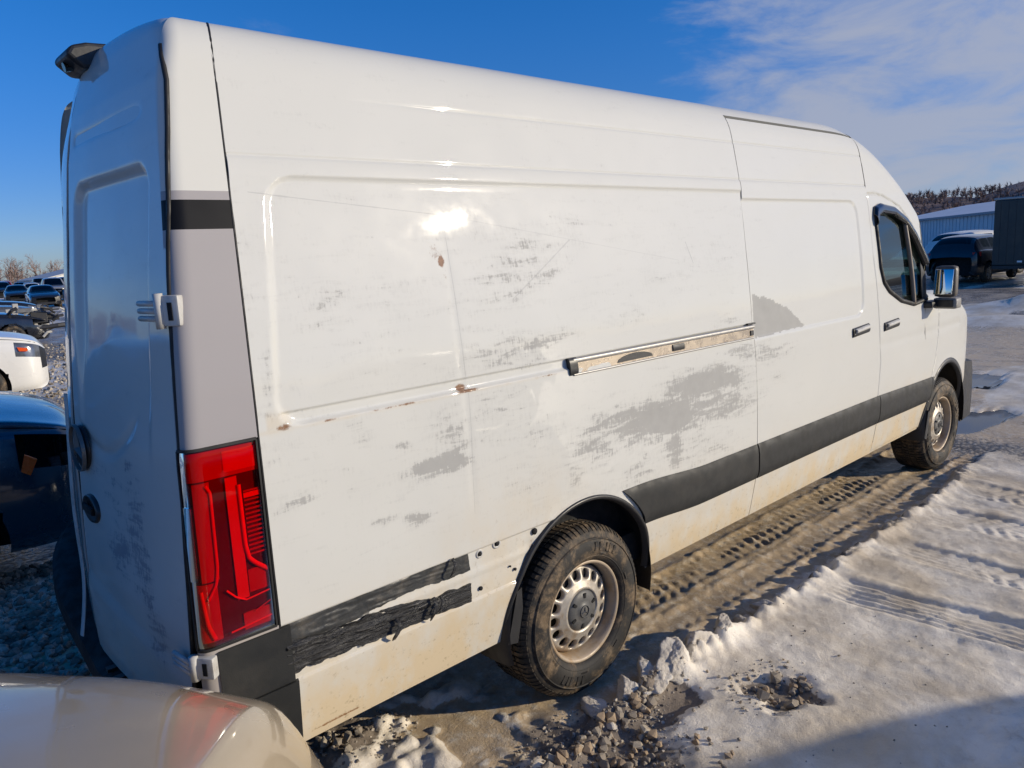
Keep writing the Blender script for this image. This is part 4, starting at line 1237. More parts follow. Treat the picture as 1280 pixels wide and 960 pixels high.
def ridge_y(x): return -0.185 + 0.045 * fbm(x * 1.1, x * 0 + 2, 101, 3) + 0.02 * fbm(x * 6, x * 0 + 7, 102, 3) + .05 * sstep(3.6, 4.4, x)
def ground_fields(x, y):
    yr = ridge_y(x)
    d = y - yr                                      # > 0: van side of the ridge
    inx = sstep(-1.15, -.75, x) * sstep(4.55, 4.1, x)
    near = sstep(14, 6, np.hypot(x - 1.5, y))
    # snow cover on the camera side, bare wet track under and beside the van
    snow = sstep(0.03, -0.05, d + .05 * fbm(x * 9, y * 9, 111, 3)) * sstep(5.6, 4.0, x + .8 * fbm(x * .8, y * .8, 112, 3))
    track = sstep(-0.02, 0.04, d) * sstep(2.6, 2.3, y) * sstep(-2.6, -2.0, x) * sstep(5.2, 4.6, x)
    h = 0.045 * snow * near
    amp = fbm(x * 3.1, x * 0, 103, 3)
    lum = 0.5 + 1.0 * np.abs(fbm(x * 7, y * 7, 104, 3)) * 2
    ridge = np.exp(-(d / np.where(d > 0, .028, .075)) ** 2) * inx
    h += ridge * (0.045 + .035 * amp + .05 * sstep(.55, .15, np.abs(x - .30)) + .012 * sstep(1.2, .9, x)) * lum * .8
    # lumpy crust
    h += near * snow * (.024 * fbm(x * 2.6, y * 2.6, 105, 4) + .005 * fbm(x * 14, y * 14, 106, 3))
    h += snow * near * .0025 * fbm(x * 40, y * 40, 107, 2)
    # wheel tracks crossing the snow away from the van
    for cx, w, dep, ph in ((1.60, .16, .015, 0.0), (2.34, .14, .010, 1.0), (3.05, .2, .010, 2.), (3.75, .18, .010, 4.)):
        c = x - cx + .10 * (y + .6) * (.5 if cx < 2 else -.6) + .02 * fbm(y * 2, y * 0, 120 + int(ph), 2)
        k = sstep(w, w * .8, np.abs(c)) * snow * sstep(-.12, -.26, d)
        h += k * (-dep + .006 * np.cos((c + .012 * fbm(x * 9, y * 4, 135, 2)) * 2 * math.pi / .047) * (1 if cx < 2 else .3) * np.clip(.7 + 1.6 * fbm(x * 4, y * 2, 136, 2), 0, 1.2) + (.0045 * np.sin((y + .03 * fbm(x * 5, y * 5, 133, 3) + abs(c) * .6) * 2 * math.pi / .085) * np.clip(.4 + 2 * fbm(x * 3, y * 3, 134, 3), 0, 1) if cx > 2 else 0))
        h += (.012 if cx < 2 else .008) * np.exp(-((np.abs(c) - w * 1.15) / .035) ** 2) * snow * sstep(-.1, -.22, d) * (0.4 + 1.2 * np.abs(fbm(x * 8, y * 8, 130, 2)))
    # muddy track beside the van: tread prints and pushed-up slush
    mud = track
    for cy, w, a_ in ((.40, .12, .016), (.10, .09, .006)):
        c = y - cy + .03 * fbm(x * 1.3, x * 0 + 9, 140, 2)
        k = sstep(w, w * .75, np.abs(c)) * sstep(.30, .48, x) * sstep(4.0, 3.6, x)
        chev = np.abs(((x + .028 * fbm(x * 6, y * 9, 143, 3) + .55 * np.abs(c)) / .083) % 1 - .5) * 2
        rows_ = np.cos(c / w * math.pi * 2.5)
        h += k * a_ * (sstep(.35, .75, chev) - .4) * (0.6 + .4 * rows_) * np.clip(.55 + 2.2 * fbm(x * 4, y * 5, 141, 3), 0, 1.4)
        h += .018 * np.exp(-((np.abs(c) - w * 1.15) / .03) ** 2) * mud * sstep(.2, .5, x) * (.3 + 1.6 * np.abs(fbm(x * 7, y * 7, 142, 2)))
    # scallops of slush squeezed out towards the ridge
    k = mud * sstep(.30, .05, d)
    h += k * .016 * np.maximum(0, np.cos((x + .25 * d + .03 * fbm(x * 5, y * 3, 145, 2)) * 2 * math.pi / .125)) * sstep(-.2, .3, vnoise(x * 2, y * 2, 146) + .3)
    h += mud * (.010 * fbm(x * 4, y * 4, 147, 3) + .004 * fbm(x * 20, y * 20, 148, 3))
    # hollow under the tyres
    for wx in (0, 4.325):
        h += -.012 * np.exp(-((x - wx) / .16) ** 2) * sstep(.0, .06, y) * sstep(.36, .3, y)
        h += .02 * np.exp(-((x - wx + .26) / .07) ** 2 - ((y - .0) / .06) ** 2)
    # frozen slush lumps near the rear sill
    k = sstep(.75, .3, np.hypot(x + .8, (y - .30) * 1.4))
    h += k * .045 * np.maximum(0, fbm(x * 8, y * 8, 150, 3)) * 2
    slush = np.maximum(k * sstep(.0, .25, fbm(x * 8, y * 8, 150, 3) * 1.6 + .12), sstep(.16, .02, d) * (d > -.05) * inx * sstep(-.05, .2, fbm(x * 9, y * 9, 151, 3) + .08))
    # open gravel in the snow
    gr = np.maximum(sstep(.46, .12, np.hypot(x + .28, (y + .30) * 1.25) + .20 * fbm(x * 5, y * 5, 160, 3)),
                    sstep(.20, .05, np.hypot((x - .50), (y + .60)) + .10 * fbm(x * 9, y * 9, 161, 3)))
    gr = np.maximum(gr, sstep(.24, .08, np.hypot(x + .95, (y - .52) * 1.2) + .1 * fbm(x * 9, y * 9, 163, 3)))
    gr = np.maximum(gr, sstep(.22, .05, np.hypot((x - .12) * .7, (y + .26)) + .12 * fbm(x * 9, y * 9, 162, 3)) * .9)
    h -= gr * .045 * (snow > 0)
    far = 1 - near
    big = fbm(x * .09, y * .09, 170, 4)
    h += far * .10 * fbm(x * .35, y * .35, 171, 4) * sstep(400, 60, np.hypot(x, y))
    h += np.where(y < .8, .02 * sstep(5, 7, x) * fbm(x * 1.8, y * 1.8, 172, 4), 0)
    fs = sstep(.08, .30, fbm(x * .22, y * .55, 173, 4) + .13 * (x > 6) - .04)
    # strips of ice and snow across the lot on the left
    fl = np.where(y > 3, sstep(.10, .28, fbm(x * .25 + 3, y * .42, 174, 3) + .06), fs)
    snow_all = np.clip(snow + slush * .9 + np.where(x > 5, fs * sstep(5, 7, x), 0) + np.where((y > 2.6) & (x < 5.2 + y), fl, 0), 0, 1)
    wet = np.clip(mud + np.where((x > 4.8) & (y < x * .6), sstep(4.8, 6, x) * sstep(18, 12, x) * .9, 0), 0, 1)
    # snow bank at the right, ploughed up in the shade of the trailer
    bank = np.exp(-((x - 19.0 + (y - 2) * .4) / 1.5) ** 2 - ((y - .4) / 2.6) ** 2) * (.75 + .5 * fbm(x * .9, y * .9, 176, 3))
    bank2 = np.exp(-((x - 15.2) / .8) ** 2 - ((y - 2.3) / 1.3) ** 2) * .35
    h += bank + bank2 * .6
    snow_all = np.maximum(snow_all, np.clip(bank * 6, 0, 1)); snow_all = np.maximum(snow_all, np.clip(bank2 * 6, 0, 1))
    # puddles: flat wet hollows ahead of the van
    pn = .9 * fbm(x * 1.6, y * 1.9, 178, 4)
    pud = np.maximum(sstep(1.0, .8, np.hypot((x - 6.3) / .75, (y - .35) / .30) + pn), sstep(1.0, .8, np.hypot((x - 8.4) / 1.0, (y - 1.0) / .45) + pn))
    h = h * (1 - pud) - .03 * pud
    return h, snow_all, wet * (1 - gr), gr, pud
Hh, SN, WT, GRV, PUD = ground_fields(GX, GY)
gv = np.stack([GX, GY, Hh], -1).reshape(-1, 3)
gme = mesh_from(gv, grid_faces(len(gy), len(gx)), True)
for an, ar in (('snow', SN), ('wet', WT), ('gravel', GRV), ('puddle', PUD)):
    at = gme.attributes.new(an, 'FLOAT', 'POINT'); at.data.foreach_set('value', ar.ravel().astype(np.float32))
def mat_ground():
    m, nt, n, l, b = new_mat('ground_surface')
    g = NG(nt); co = g.pos()
    # gravel
    vo = n.new('ShaderNodeTexVoronoi'); l.new(co, vo.inputs['Vector']); vo.inputs['Scale'].default_value = 26
    vcol = g.sep(vo.outputs['Color'])[0]
    gcol = g.mix(vcol, (0.24, 0.20, 0.155), (0.58, 0.52, 0.43))
    gcol = g.mix(g.ramp(vo.outputs['Distance'], 0.25, 0.6), gcol, (0.10, 0.085, 0.07))
    gcol = g.mix(g.ramp(g.noise(co, 1.3, 5), .4, .7), gcol, (0.42, 0.36, 0.275))
    # mud and dirty ice
    n1 = g.noise(co, 2.2, 6, 0.62, .4); n2 = g.noise(co, 17, 6, 0.68); n3 = g.noise(co, 75, 5, .7)
    mcol = g.mix(n1, (0.42, 0.295, 0.16), (0.74, 0.58, 0.38))
    mcol = g.mix(g.ramp(n2, .46, .70), mcol, (0.74, 0.65, 0.51))
    mcol = g.mix(g.ramp(n3, .60, .70, 0, .7), mcol, (0.62, 0.58, 0.52))
    # snow: clean crust, trodden grey ice, speckled grit
    scol = g.mix(g.ramp(g.noise(co, 1.9, 6, .62, .3), .34, .68), (0.60, 0.505, 0.37), (0.92, 0.845, 0.715))
    scol = g.mix(g.ramp(n2, .52, .72, 0, .55), scol, (0.56, 0.46, 0.335))
    scol = g.mix(g.ramp(g.noise(co, 120, 4, .7), .64, .72, 0, .55), scol, (0.22, 0.17, 0.12))
    base = g.mix(g.ramp(g.math('ADD', g.attr('wet'), g.math('MULTIPLY', g.math('SUBTRACT', n2, .5), .8)), .35, .65), gcol, mcol)
    sk = g.ramp(g.math('ADD', g.attr('snow'), g.math('ADD', g.math('MULTIPLY', g.math('SUBTRACT', n2, .5), 1.0), g.math('MULTIPLY', g.math('SUBTRACT', n3, .5), .5))), .40, .66)
    col = g.mix(sk, base, scol)
    gk = g.ramp(g.math('ADD', g.attr('gravel'), g.math('MULTIPLY', g.math('SUBTRACT', n2, .5), 1.0)), .4, .6)
    col = g.mix(gk, col, g.mix(n3, (0.10, 0.08, 0.06), (0.33, 0.27, 0.21)))
    pk = g.ramp(g.math('ADD', g.attr('puddle'), g.math('MULTIPLY', g.math('SUBTRACT', n2, .5), .4)), .45, .6)
    col = g.mix(pk, col, (0.035, 0.030, 0.026))
    l.new(col, b.inputs['Base Color'])
    rough = g.mixf(sk, g.ramp(n1, .35, .65, .16, .55), g.ramp(g.noise(co, 3.1, 5), .35, .65, .28, .62))
    rough = g.mixf(g.math('MULTIPLY', gk, 1.0), rough, .85)
    l.new(g.mixf(pk, rough, .04), b.inputs['Roughness'])
    hb = g.math('ADD', g.math('ADD', g.math('MULTIPLY', n2, .6), g.math('MULTIPLY', n3, .45)), g.math('MULTIPLY', g.noise(co, 260, 3, .7), .28))
    hb = g.math('ADD', hb, g.math('MULTIPLY', g.math('SUBTRACT', 1.0, g.math('MAXIMUM', sk, g.attr('wet'))), g.math('MULTIPLY', g.math('SUBTRACT', .6, vo.outputs['Distance']), 1.6)))
    hb = g.math('MULTIPLY', hb, g.math('SUBTRACT', 1.0, pk))
    l.new(g.bump(g.math('MULTIPLY', hb, g.mixf(sk, 1.0, .85)), 0.7, 0.014), b.inputs['Normal'])
    return m
ground = obj('ground', gme, mat_ground()); tag(ground, kind='structure')
def gz(x, y):
    return ground_fields(np.asarray(x, float), np.asarray(y, float))[0]

# ------------------------------------------------------------------ stones
MAT['stone'] = [simple('stone_pale', (0.46, 0.395, 0.30), .85, var=.3, scale=30, bump=.5, bscale=90, dirt=(.16, .13, .10, .6)),
                simple('stone_grey', (0.29, 0.245, 0.19), .85, var=.35, scale=30, bump=.5, bscale=90, dirt=(.10, .08, .06, .6)),
                simple('stone_tan', (0.37, 0.27, 0.17), .85, var=.3, scale=30, bump=.5, bscale=90, dirt=(.33, .28, .22, .5))]
def stone_mesh(seed, npts=17):
    r = np.random.default_rng(seed)
    bm = bmesh.new()
    for k in range(npts):
        v = r.normal(size=3); v /= np.linalg.norm(v)
        v *= r.uniform(.82, 1.1)
        bm.verts.new((v[0], v[1] * r.uniform(.75, .95), v[2] * .68))
    res = bmesh.ops.convex_hull(bm, input=bm.verts[:])
    bmesh.ops.delete(bm, geom=[v for v in bm.verts if not v.link_faces], context='VERTS')
    bmesh.ops.recalc_face_normals(bm, faces=bm.faces[:])
    me = bpy.data.meshes.new('stone'); bm.to_mesh(me); bm.free()
    me.materials.append(MAT['stone'][seed % 3])
    return me
STONES = [stone_mesh(k) for k in range(12)]
def scatter_stone(x, y, s, sink=.14):
    o = bpy.data.objects.new('stone', STONES[random.randrange(12)])
    C.objects.link(o); o.parent = ground
    o.location = (x, y, float(gz(x, y)) + s * .68 * (1 - sink * 2) + .0)
    o.rotation_euler = (random.uniform(-.5, .5), random.uniform(-.5, .5), random.uniform(0, 6.28))
    o.scale = (s, s * random.uniform(.75, 1.1), s * random.uniform(.8, 1.15))
spots = []
for (cx, cy, rx, ry, n_, s0, s1) in ((-.32, -.31, .26, .17, 118, .013, .034), (.02, -.21, .13, .06, 24, .014, .034), (.52, -.60, .13, .12, 34, .014, .038), (.30, -.40, .22, .2, 16, .006, .012),
                                (-.98, .50, .15, .10, 26, .012, .028), (.72, -.50, .1, .1, 4, .007, .011), (-.1, -.55, .25, .15, 24, .010, .022), (-.6, -.12, .2, .1, 18, .008, .016), (.16, -.17, .08, .03, 8, .014, .026)):
    for k in range(n_):
        a = random.uniform(0, 6.28); r_ = math.sqrt(random.random())
        spots.append((cx + rx * r_ * math.cos(a), cy + ry * r_ * math.sin(a), s0 + (s1 - s0) * random.random() ** 2))
spots += [(.62, -.52, .012), (.92, -.66, .009), (1.02, -.45, .007)]
for (x_, y_, s_) in spots: scatter_stone(x_, y_, s_)
# loose grit between and around: too small and too many to count
def pebbles(name, regions, seed, parent=None):
    r = np.random.default_rng(seed)
    base = []
    for k in range(4):
        me = STONES[k]; base.append((np.array([v.co for v in me.vertices]), [tuple(p.vertices) for p in me.polygons]))
    V = []; Fc = []; b0 = 0
    for (cx, cy, rx, ry, n_, s0, s1) in regions:
        a = r.uniform(0, 2 * math.pi, n_); q = np.sqrt(r.random(n_))
        xs = cx + rx * q * np.cos(a); ys = cy + ry * q * np.sin(a); zs = gz(xs, ys)
        ss = s0 + (s1 - s0) * r.random(n_) ** 2
        for i in range(n_):
            v, f = base[int(r.integers(4))]
            t = r.uniform(0, 6.28); c, s = math.cos(t), math.sin(t)
            w = v * ss[i]
            w = np.stack([w[:, 0] * c - w[:, 1] * s + xs[i], w[:, 0] * s + w[:, 1] * c + ys[i], w[:, 2] + zs[i] + ss[i] * .2], -1)
            V.append(w); Fc += [tuple(k + b0 for k in p) for p in f]; b0 += len(w)
    V = np.concatenate(V)
    tri = np.array([f for f in Fc if len(f) == 3])
    me = mesh_from(V, tri, False)
    rn = np.repeat(r.random(len(V) // 1), 1)
    o = obj(name, me, None, parent)
    return o
def mat_pebble():
    m, nt, n, l, b = new_mat('pebble')
    g = NG(nt); geo = n.new('ShaderNodeNewGeometry')
    rnd = geo.outputs['Random Per Island']
    c = g.mix(rnd, (0.17, 0.14, 0.11), (0.56, 0.50, 0.41))
    c = g.mix(g.ramp(g.noise(geo.outputs['Position'], 60, 4), .4, .7, 0, .5), c, (.12, .09, .06))
    l.new(c, b.inputs['Base Color']); b.inputs['Roughness'].default_value = .85
    return m
MAT['pebble'] = mat_pebble()
pb = pebbles('grit', [(-.32, -.30, .42, .30, 900, .003, .011), (.48, -.58, .22, .2, 160, .003, .010), (-.95, .48, .3, .2, 260, .003, .012), (.1, -.2, .3, .1, 160, .003, .010), (.6, -.6, .9, .6, 90, .002, .006), (-1.3, .2, .3, .5, 200, .004, .014)], 5)
pb.data.materials.append(MAT['pebble']); tag(pb, 'loose brown grit around the stones in the snow', 'grit', kind='stuff')
pb = pebbles('gravel', [(-1.35, 2.6, .75, 1.2, 2200, .012, .042), (0.2, 8, 1.6, 4.5, 2600, .015, .045), (2.0, 17, 2.5, 6, 2200, .02, .06)], 6)
pb.data.materials.append(MAT['pebble']); tag(pb, 'pale crushed gravel of the lot left of the van', 'gravel', kind='stuff')

# ------------------------------------------------------------------ broken snow crust standing on the ridge
def mat_snow():
    m, nt, n, l, b = new_mat('snow_crust')
    g = NG(nt); co = g.obj_co()
    c = g.mix(g.ramp(g.noise(co, 6, 6, .6), .35, .7), (.62, .55, .45), (.88, .83, .74))
    c = g.mix(g.ramp(g.noise(co, 60, 5, .7), .60, .72, 0, .5), c, (.35, .28, .2))
    l.new(c, b.inputs['Base Color']); b.inputs['Roughness'].default_value = .55
    l.new(g.bump(g.noise(co, 38, 8, .75), .9, .016), b.inputs['Normal'])
    return m
MAT['snow'] = mat_snow()
def chunk(seed, sx, sy, sz):
    """broken slab of crust: rounded block cut by random planes, crumbly surface"""
    r = np.random.default_rng(seed)
    bm = bmesh.new()
    bmesh.ops.create_icosphere(bm, subdivisions=5, radius=1)
    P = np.array([v.co for v in bm.verts])
    cuts = []
    for k in range(9):
        d = r.normal(size=3); d /= np.linalg.norm(d); cuts.append((d, r.uniform(.45, .85)))
    rad = np.full(len(P), 1.15)
    for d, h in cuts:
        c = P @ d
        rad = np.minimum(rad, np.where(c > .05, h / np.maximum(c, .05), 9))
    Q = P * rad[:, None]
    o = r.uniform(0, 50, 3)
    n1 = fbm(Q[:, 0] * 2.2 + o[0] + Q[:, 2] * 1.7, Q[:, 1] * 2.2 + o[1] - Q[:, 2], seed, 4)
    n2 = fbm(Q[:, 0] * 8 + o[2], Q[:, 1] * 8 + Q[:, 2] * 7, seed + 3, 3)
    Q = Q * (1 + .28 * n1 + .09 * n2)[:, None]
    for v, q in zip(bm.verts, Q): v.co = (q[0] * sx, q[1] * sy, q[2] * sz)
    for f in bm.faces: f.smooth = True
    me = bpy.data.meshes.new('snow_chunk'); bm.to_mesh(me); bm.free()
    return me
CH = [(.36, -.165, .16, .085, .13, .3, 'tallest broken slab of snow crust on the ridge beside the rear wheel'),
      (.20, -.150, .12, .080, .10, .9, 'snow block leaning on the tallest slab, nearer the rear wheel'),
      (.54, -.165, .13, .065, .09, -.2, 'long snow lump just ahead of the tallest slab'),
      (.05, -.150, .09, .065, .055, .5, 'low snow lump below the rear wheel'),
      (.74, -.175, .085, .050, .060, .2, 'small snow lump on the ridge, third ahead of the tallest slab'),
      (-.12, -.120, .10, .060, .040, 1.2, 'flat snow lump on the ridge nearest the lower photo edge'),
      (.93, -.18, .075, .045, .050, .8, 'snow lump on the ridge, fourth ahead of the tallest slab'),
      (1.12, -.185, .08, .040, .045, 2.1, 'snow lump on the ridge, fifth ahead of the tallest slab')]
for i, (x_, y_, sx, sy, sz, rz, lb) in enumerate(CH):
    o = obj('snow_chunk', chunk(200 + i, sx, sy, sz), MAT['snow'], None, (x_, y_, float(gz(x_, y_)) + sz * .12), (0.1, -.12, rz))
    tag(o, lb, 'snow', 'broken snow crust along the ridge')
# ------------------------------------------------------------------ cars
def car_paint(name, col, rough=.3, coat=.9, metal=0.0, dirt=None, flake=0.0):
    return simple(name, col, rough, metal=metal, coat=coat, var=.06, scale=2.5, dirt=dirt)
CP = {
 'beige': car_paint('beige_paint', (.45, .365, .25), .32, 1.0, .3),
 'blue': car_paint('blue_paint', (.006, .045, .075), .25, 1.0, .3),
 'white': car_paint('white_car_paint', (.70, .69, .65), .3, .8),
 'black': car_paint('black_car_paint', (.012, .013, .016), .2, 1.0),
 'grey': car_paint('grey_car_paint', (.10, .105, .11), .3, .9, .3),
 'silver': car_paint('silver_car_paint', (.38, .39, .40), .3, .9, .5),
 'red': car_paint('red_car_paint', (.22, .02, .018), .3, .9),
 'navy': car_paint('navy_car_paint', (.02, .035, .09), .25, 1.0),
}
MAT['amber'] = simple('amber_lens', (.80, .10, .015), .25)
MAT['headlamp_dark'] = simple('headlamp_dark', (.16, .165, .17), .12, metal=.5, var=.5, scale=14, coat=1.0)
MAT['lamp_refl'] = simple('lamp_reflector', (.55, .55, .56), .15, metal=.9)

def catmull(xs, ys, t):
    xs = np.asarray(xs, float); ys = np.asarray(ys, float)
    m = np.gradient(ys, xs)
    # limit overshoot
    d = np.diff(ys) / np.diff(xs)
    for i in range(len(d)):
        lim = 3 * abs(d[i])
        m[i] = np.clip(m[i], -lim, lim); m[i + 1] = np.clip(m[i + 1], -lim, lim)
    i = np.clip(np.searchsorted(xs, t) - 1, 0, len(xs) - 2)
    h = xs[i + 1] - xs[i]; s = (t - xs[i]) / h
    return (2*s**3-3*s**2+1)*ys[i] + (s**3-2*s**2+s)*h*m[i] + (-2*s**3+3*s**2)*ys[i+1] + (s**3-s**2)*h*m[i+1]

SEDAN = dict(L=4.75, wb=(0.92, 3.68), wr=.325,
    x =[0, .04, .18, .6, 1.05, 1.35, 2.05, 2.5, 3.2, 3.95, 4.25, 4.6, 4.72, 4.75],
    w =[.52, .66, .80, .87, .89, .90, .91, .91, .905, .88, .86, .80, .70, .60],
    zs=[.66, .70, .74, .83, .89, .93, .95, .955, .97, .99, .99, .96, .90, .82],
    zt=[.68, .74, .80, .92, .99, 1.02, 1.40, 1.45, 1.44, 1.13, 1.06, 1.02, .95, .86],
    rw=[.44, .56, .66, .74, .76, .74, .58, .57, .57, .60, .68, .66, .58, .50],
    zb=[.30, .24, .20, .20, .20, .20, .20, .20, .20, .20, .20, .22, .28, .34], ws=(1.34, 2.02), rs=(3.25, 3.95), sd=((1.55, 2.36), (2.44, 3.35)))
SUV = dict(L=4.7, wb=(0.92, 3.65), wr=.365,
    x =[0, .04, .18, .6, 1.05, 1.32, 1.95, 2.5, 3.4, 4.1, 4.45, 4.62, 4.68, 4.7],
    w =[.56, .70, .84, .90, .92, .93, .94, .94, .935, .92, .90, .86, .80, .72],
    zs=[.84, .90, .95, 1.02, 1.07, 1.10, 1.12, 1.13, 1.15, 1.16, 1.14, 1.10, 1.02, .92],
    zt=[.86, .95, 1.02, 1.12, 1.17, 1.20, 1.65, 1.72, 1.71, 1.65, 1.40, 1.16, 1.06, .94],
    rw=[.48, .60, .72, .80, .82, .80, .64, .63, .63, .62, .66, .70, .66, .6],
    zb=[.36, .30, .27, .27, .27, .27, .27, .27, .27, .27, .28, .30, .34, .40], ws=(1.30, 1.92), rs=(4.14, 4.44), sd=((1.5, 2.36), (2.44, 3.25), (3.33, 3.95)))
TRUCK = dict(SUV, zt=[1.0, 1.06, 1.12, 1.20, 1.24, 1.27, 1.80, 1.86, 1.84, 1.76, 1.5, 1.24, 1.12, 1.0], zs=[.96, 1.0, 1.05, 1.1, 1.14, 1.16, 1.18, 1.19, 1.2, 1.2, 1.18, 1.15, 1.06, .98])

PLAIN = dict(SUV)
TALL = dict(SEDAN, rw=[.36, .44, .54, .66, .72, .74, .58, .57, .57, .60, .68, .66, .58, .50], w=[.46, .60, .74, .86, .89, .90, .91, .91, .905, .88, .86, .80, .70, .60], zs=[.56, .60, .67, .82, .92, .98, 1.02, 1.03, 1.05, 1.07, 1.07, 1.04, .98, .90], zt=[.68, .79, .92, 1.06, 1.09, 1.12, 1.46, 1.51, 1.50, 1.21, 1.14, 1.10, 1.03, .94])
_wheel_cache = {}
def car_wheel_meshes(r, detail):
    key = (round(r, 3), detail)
    if key in _wheel_cache: return _wheel_cache[key]
    n = 40 if detail else 16
    ty = MB().lathe([(r * .62, .02), (r * .66, -.012), (r * .80, -.02), (r * .94, -.008), (r, .03), (r, .17), (r * .9, .20), (r * .6, .20)], n).mesh(True)
    ty.materials.append(MAT['tyre'])
    rm = MB().lathe([(r * .60, .06), (r * .62, .0), (r * .655, -.008)], n)
    ns = 5
    if detail:
        for k in range(ns):
            a = 2 * math.pi * k / ns
            for da in (-.13, .13):
                rm.tube([(.02 * math.cos(a), .012, .02 * math.sin(a)), (r * .6 * math.cos(a + da), .008, r * .6 * math.sin(a + da))], [.028, .02], 6)
    rm.lathe([(0, .0), (r * .16, .0), (r * .18, .02)], 20)
    rm.lathe([(0, .09), (r * .6, .09)], 20)
    rm = rm.mesh(True); rm.materials.append(MAT['alu'] if detail else MAT['lamp_refl'])
    _wheel_cache[key] = (ty, rm)
    return ty, rm

def car_mesh(sp, nst=110, nrow=5, dome=0.0):
    """loft: returns V (stations, rows, 3) for the whole width, and row band index"""
    t = np.linspace(0, sp['L'], nst)
    t = np.sort(np.concatenate([t, [sp['ws'][0], sp['ws'][1], sp['rs'][0], sp['rs'][1]]]))
    g = {k: catmull(sp['x'], sp[k], t) for k in ('w', 'zs', 'zt', 'rw', 'zb')}
    w, zs, zt, rw, zb = g['w'], g['zs'], g['zt'], g['rw'], g['zb']
    gh = np.clip((zt - zs) / .3, 0, 1)
    pts = [(w * .90, zb), (w * .975, zb + .08), (w, zb + .45 * (zs - zb)), (w * .992, zb + .72 * (zs - zb)), (w * .965, zs - .035), (w * .93 - .0 * gh, zs + .004),
           (w * .93 + (rw - w * .93) * (.18 + .30 * (1 - gh)), zs + (zt - zs) * (.14 + .30 * (1 - gh))), (rw + .02, zs + (zt - zs) * .84), (rw * .86, zt - .004 - .02 * gh), (rw * .45, zt + .012), (0 * rw, zt + .018)]
    A = np.stack([np.stack(p, -1) for p in pts], 1)          # station, key row, (y,z)
    rows = []; band = []
    nk = A.shape[1]
    for j in range(nk - 1):
        p0 = A[:, max(j - 1, 0)]; p1 = A[:, j]; p2 = A[:, j + 1]; p3 = A[:, min(j + 2, nk - 1)]
        for q in range(nrow):
            s = q / nrow
            c = .5 * ((2 * p1) + (-p0 + p2) * s + (2 * p0 - 5 * p1 + 4 * p2 - p3) * s * s + (-p0 + 3 * p1 - 3 * p2 + p3) * s ** 3)
            lin = p1 * (1 - s) + p2 * s
            c = .6 * c + .4 * lin
            rows.append(c); band.append(j)
    rows.append(A[:, -1])
    H = np.stack(rows, 1)
    X = np.repeat(t[:, None], H.shape[1], 1)
    V = np.concatenate([X[..., None], H], -1)
    for _ in range(10 if nst > 100 else 0):
        W2 = V.copy()
        W2[1:-1, 1:-1, 1:] = .5 * V[1:-1, 1:-1, 1:] + .125 * (V[:-2, 1:-1, 1:] + V[2:, 1:-1, 1:] + V[1:-1, :-2, 1:] + V[1:-1, 2:, 1:])
        W2[1:-1, -1, 2] = .5 * V[1:-1, -1, 2] + .25 * (V[:-2, -1, 2] + V[2:, -1, 2])
        V = W2
    return V, np.array(band), t

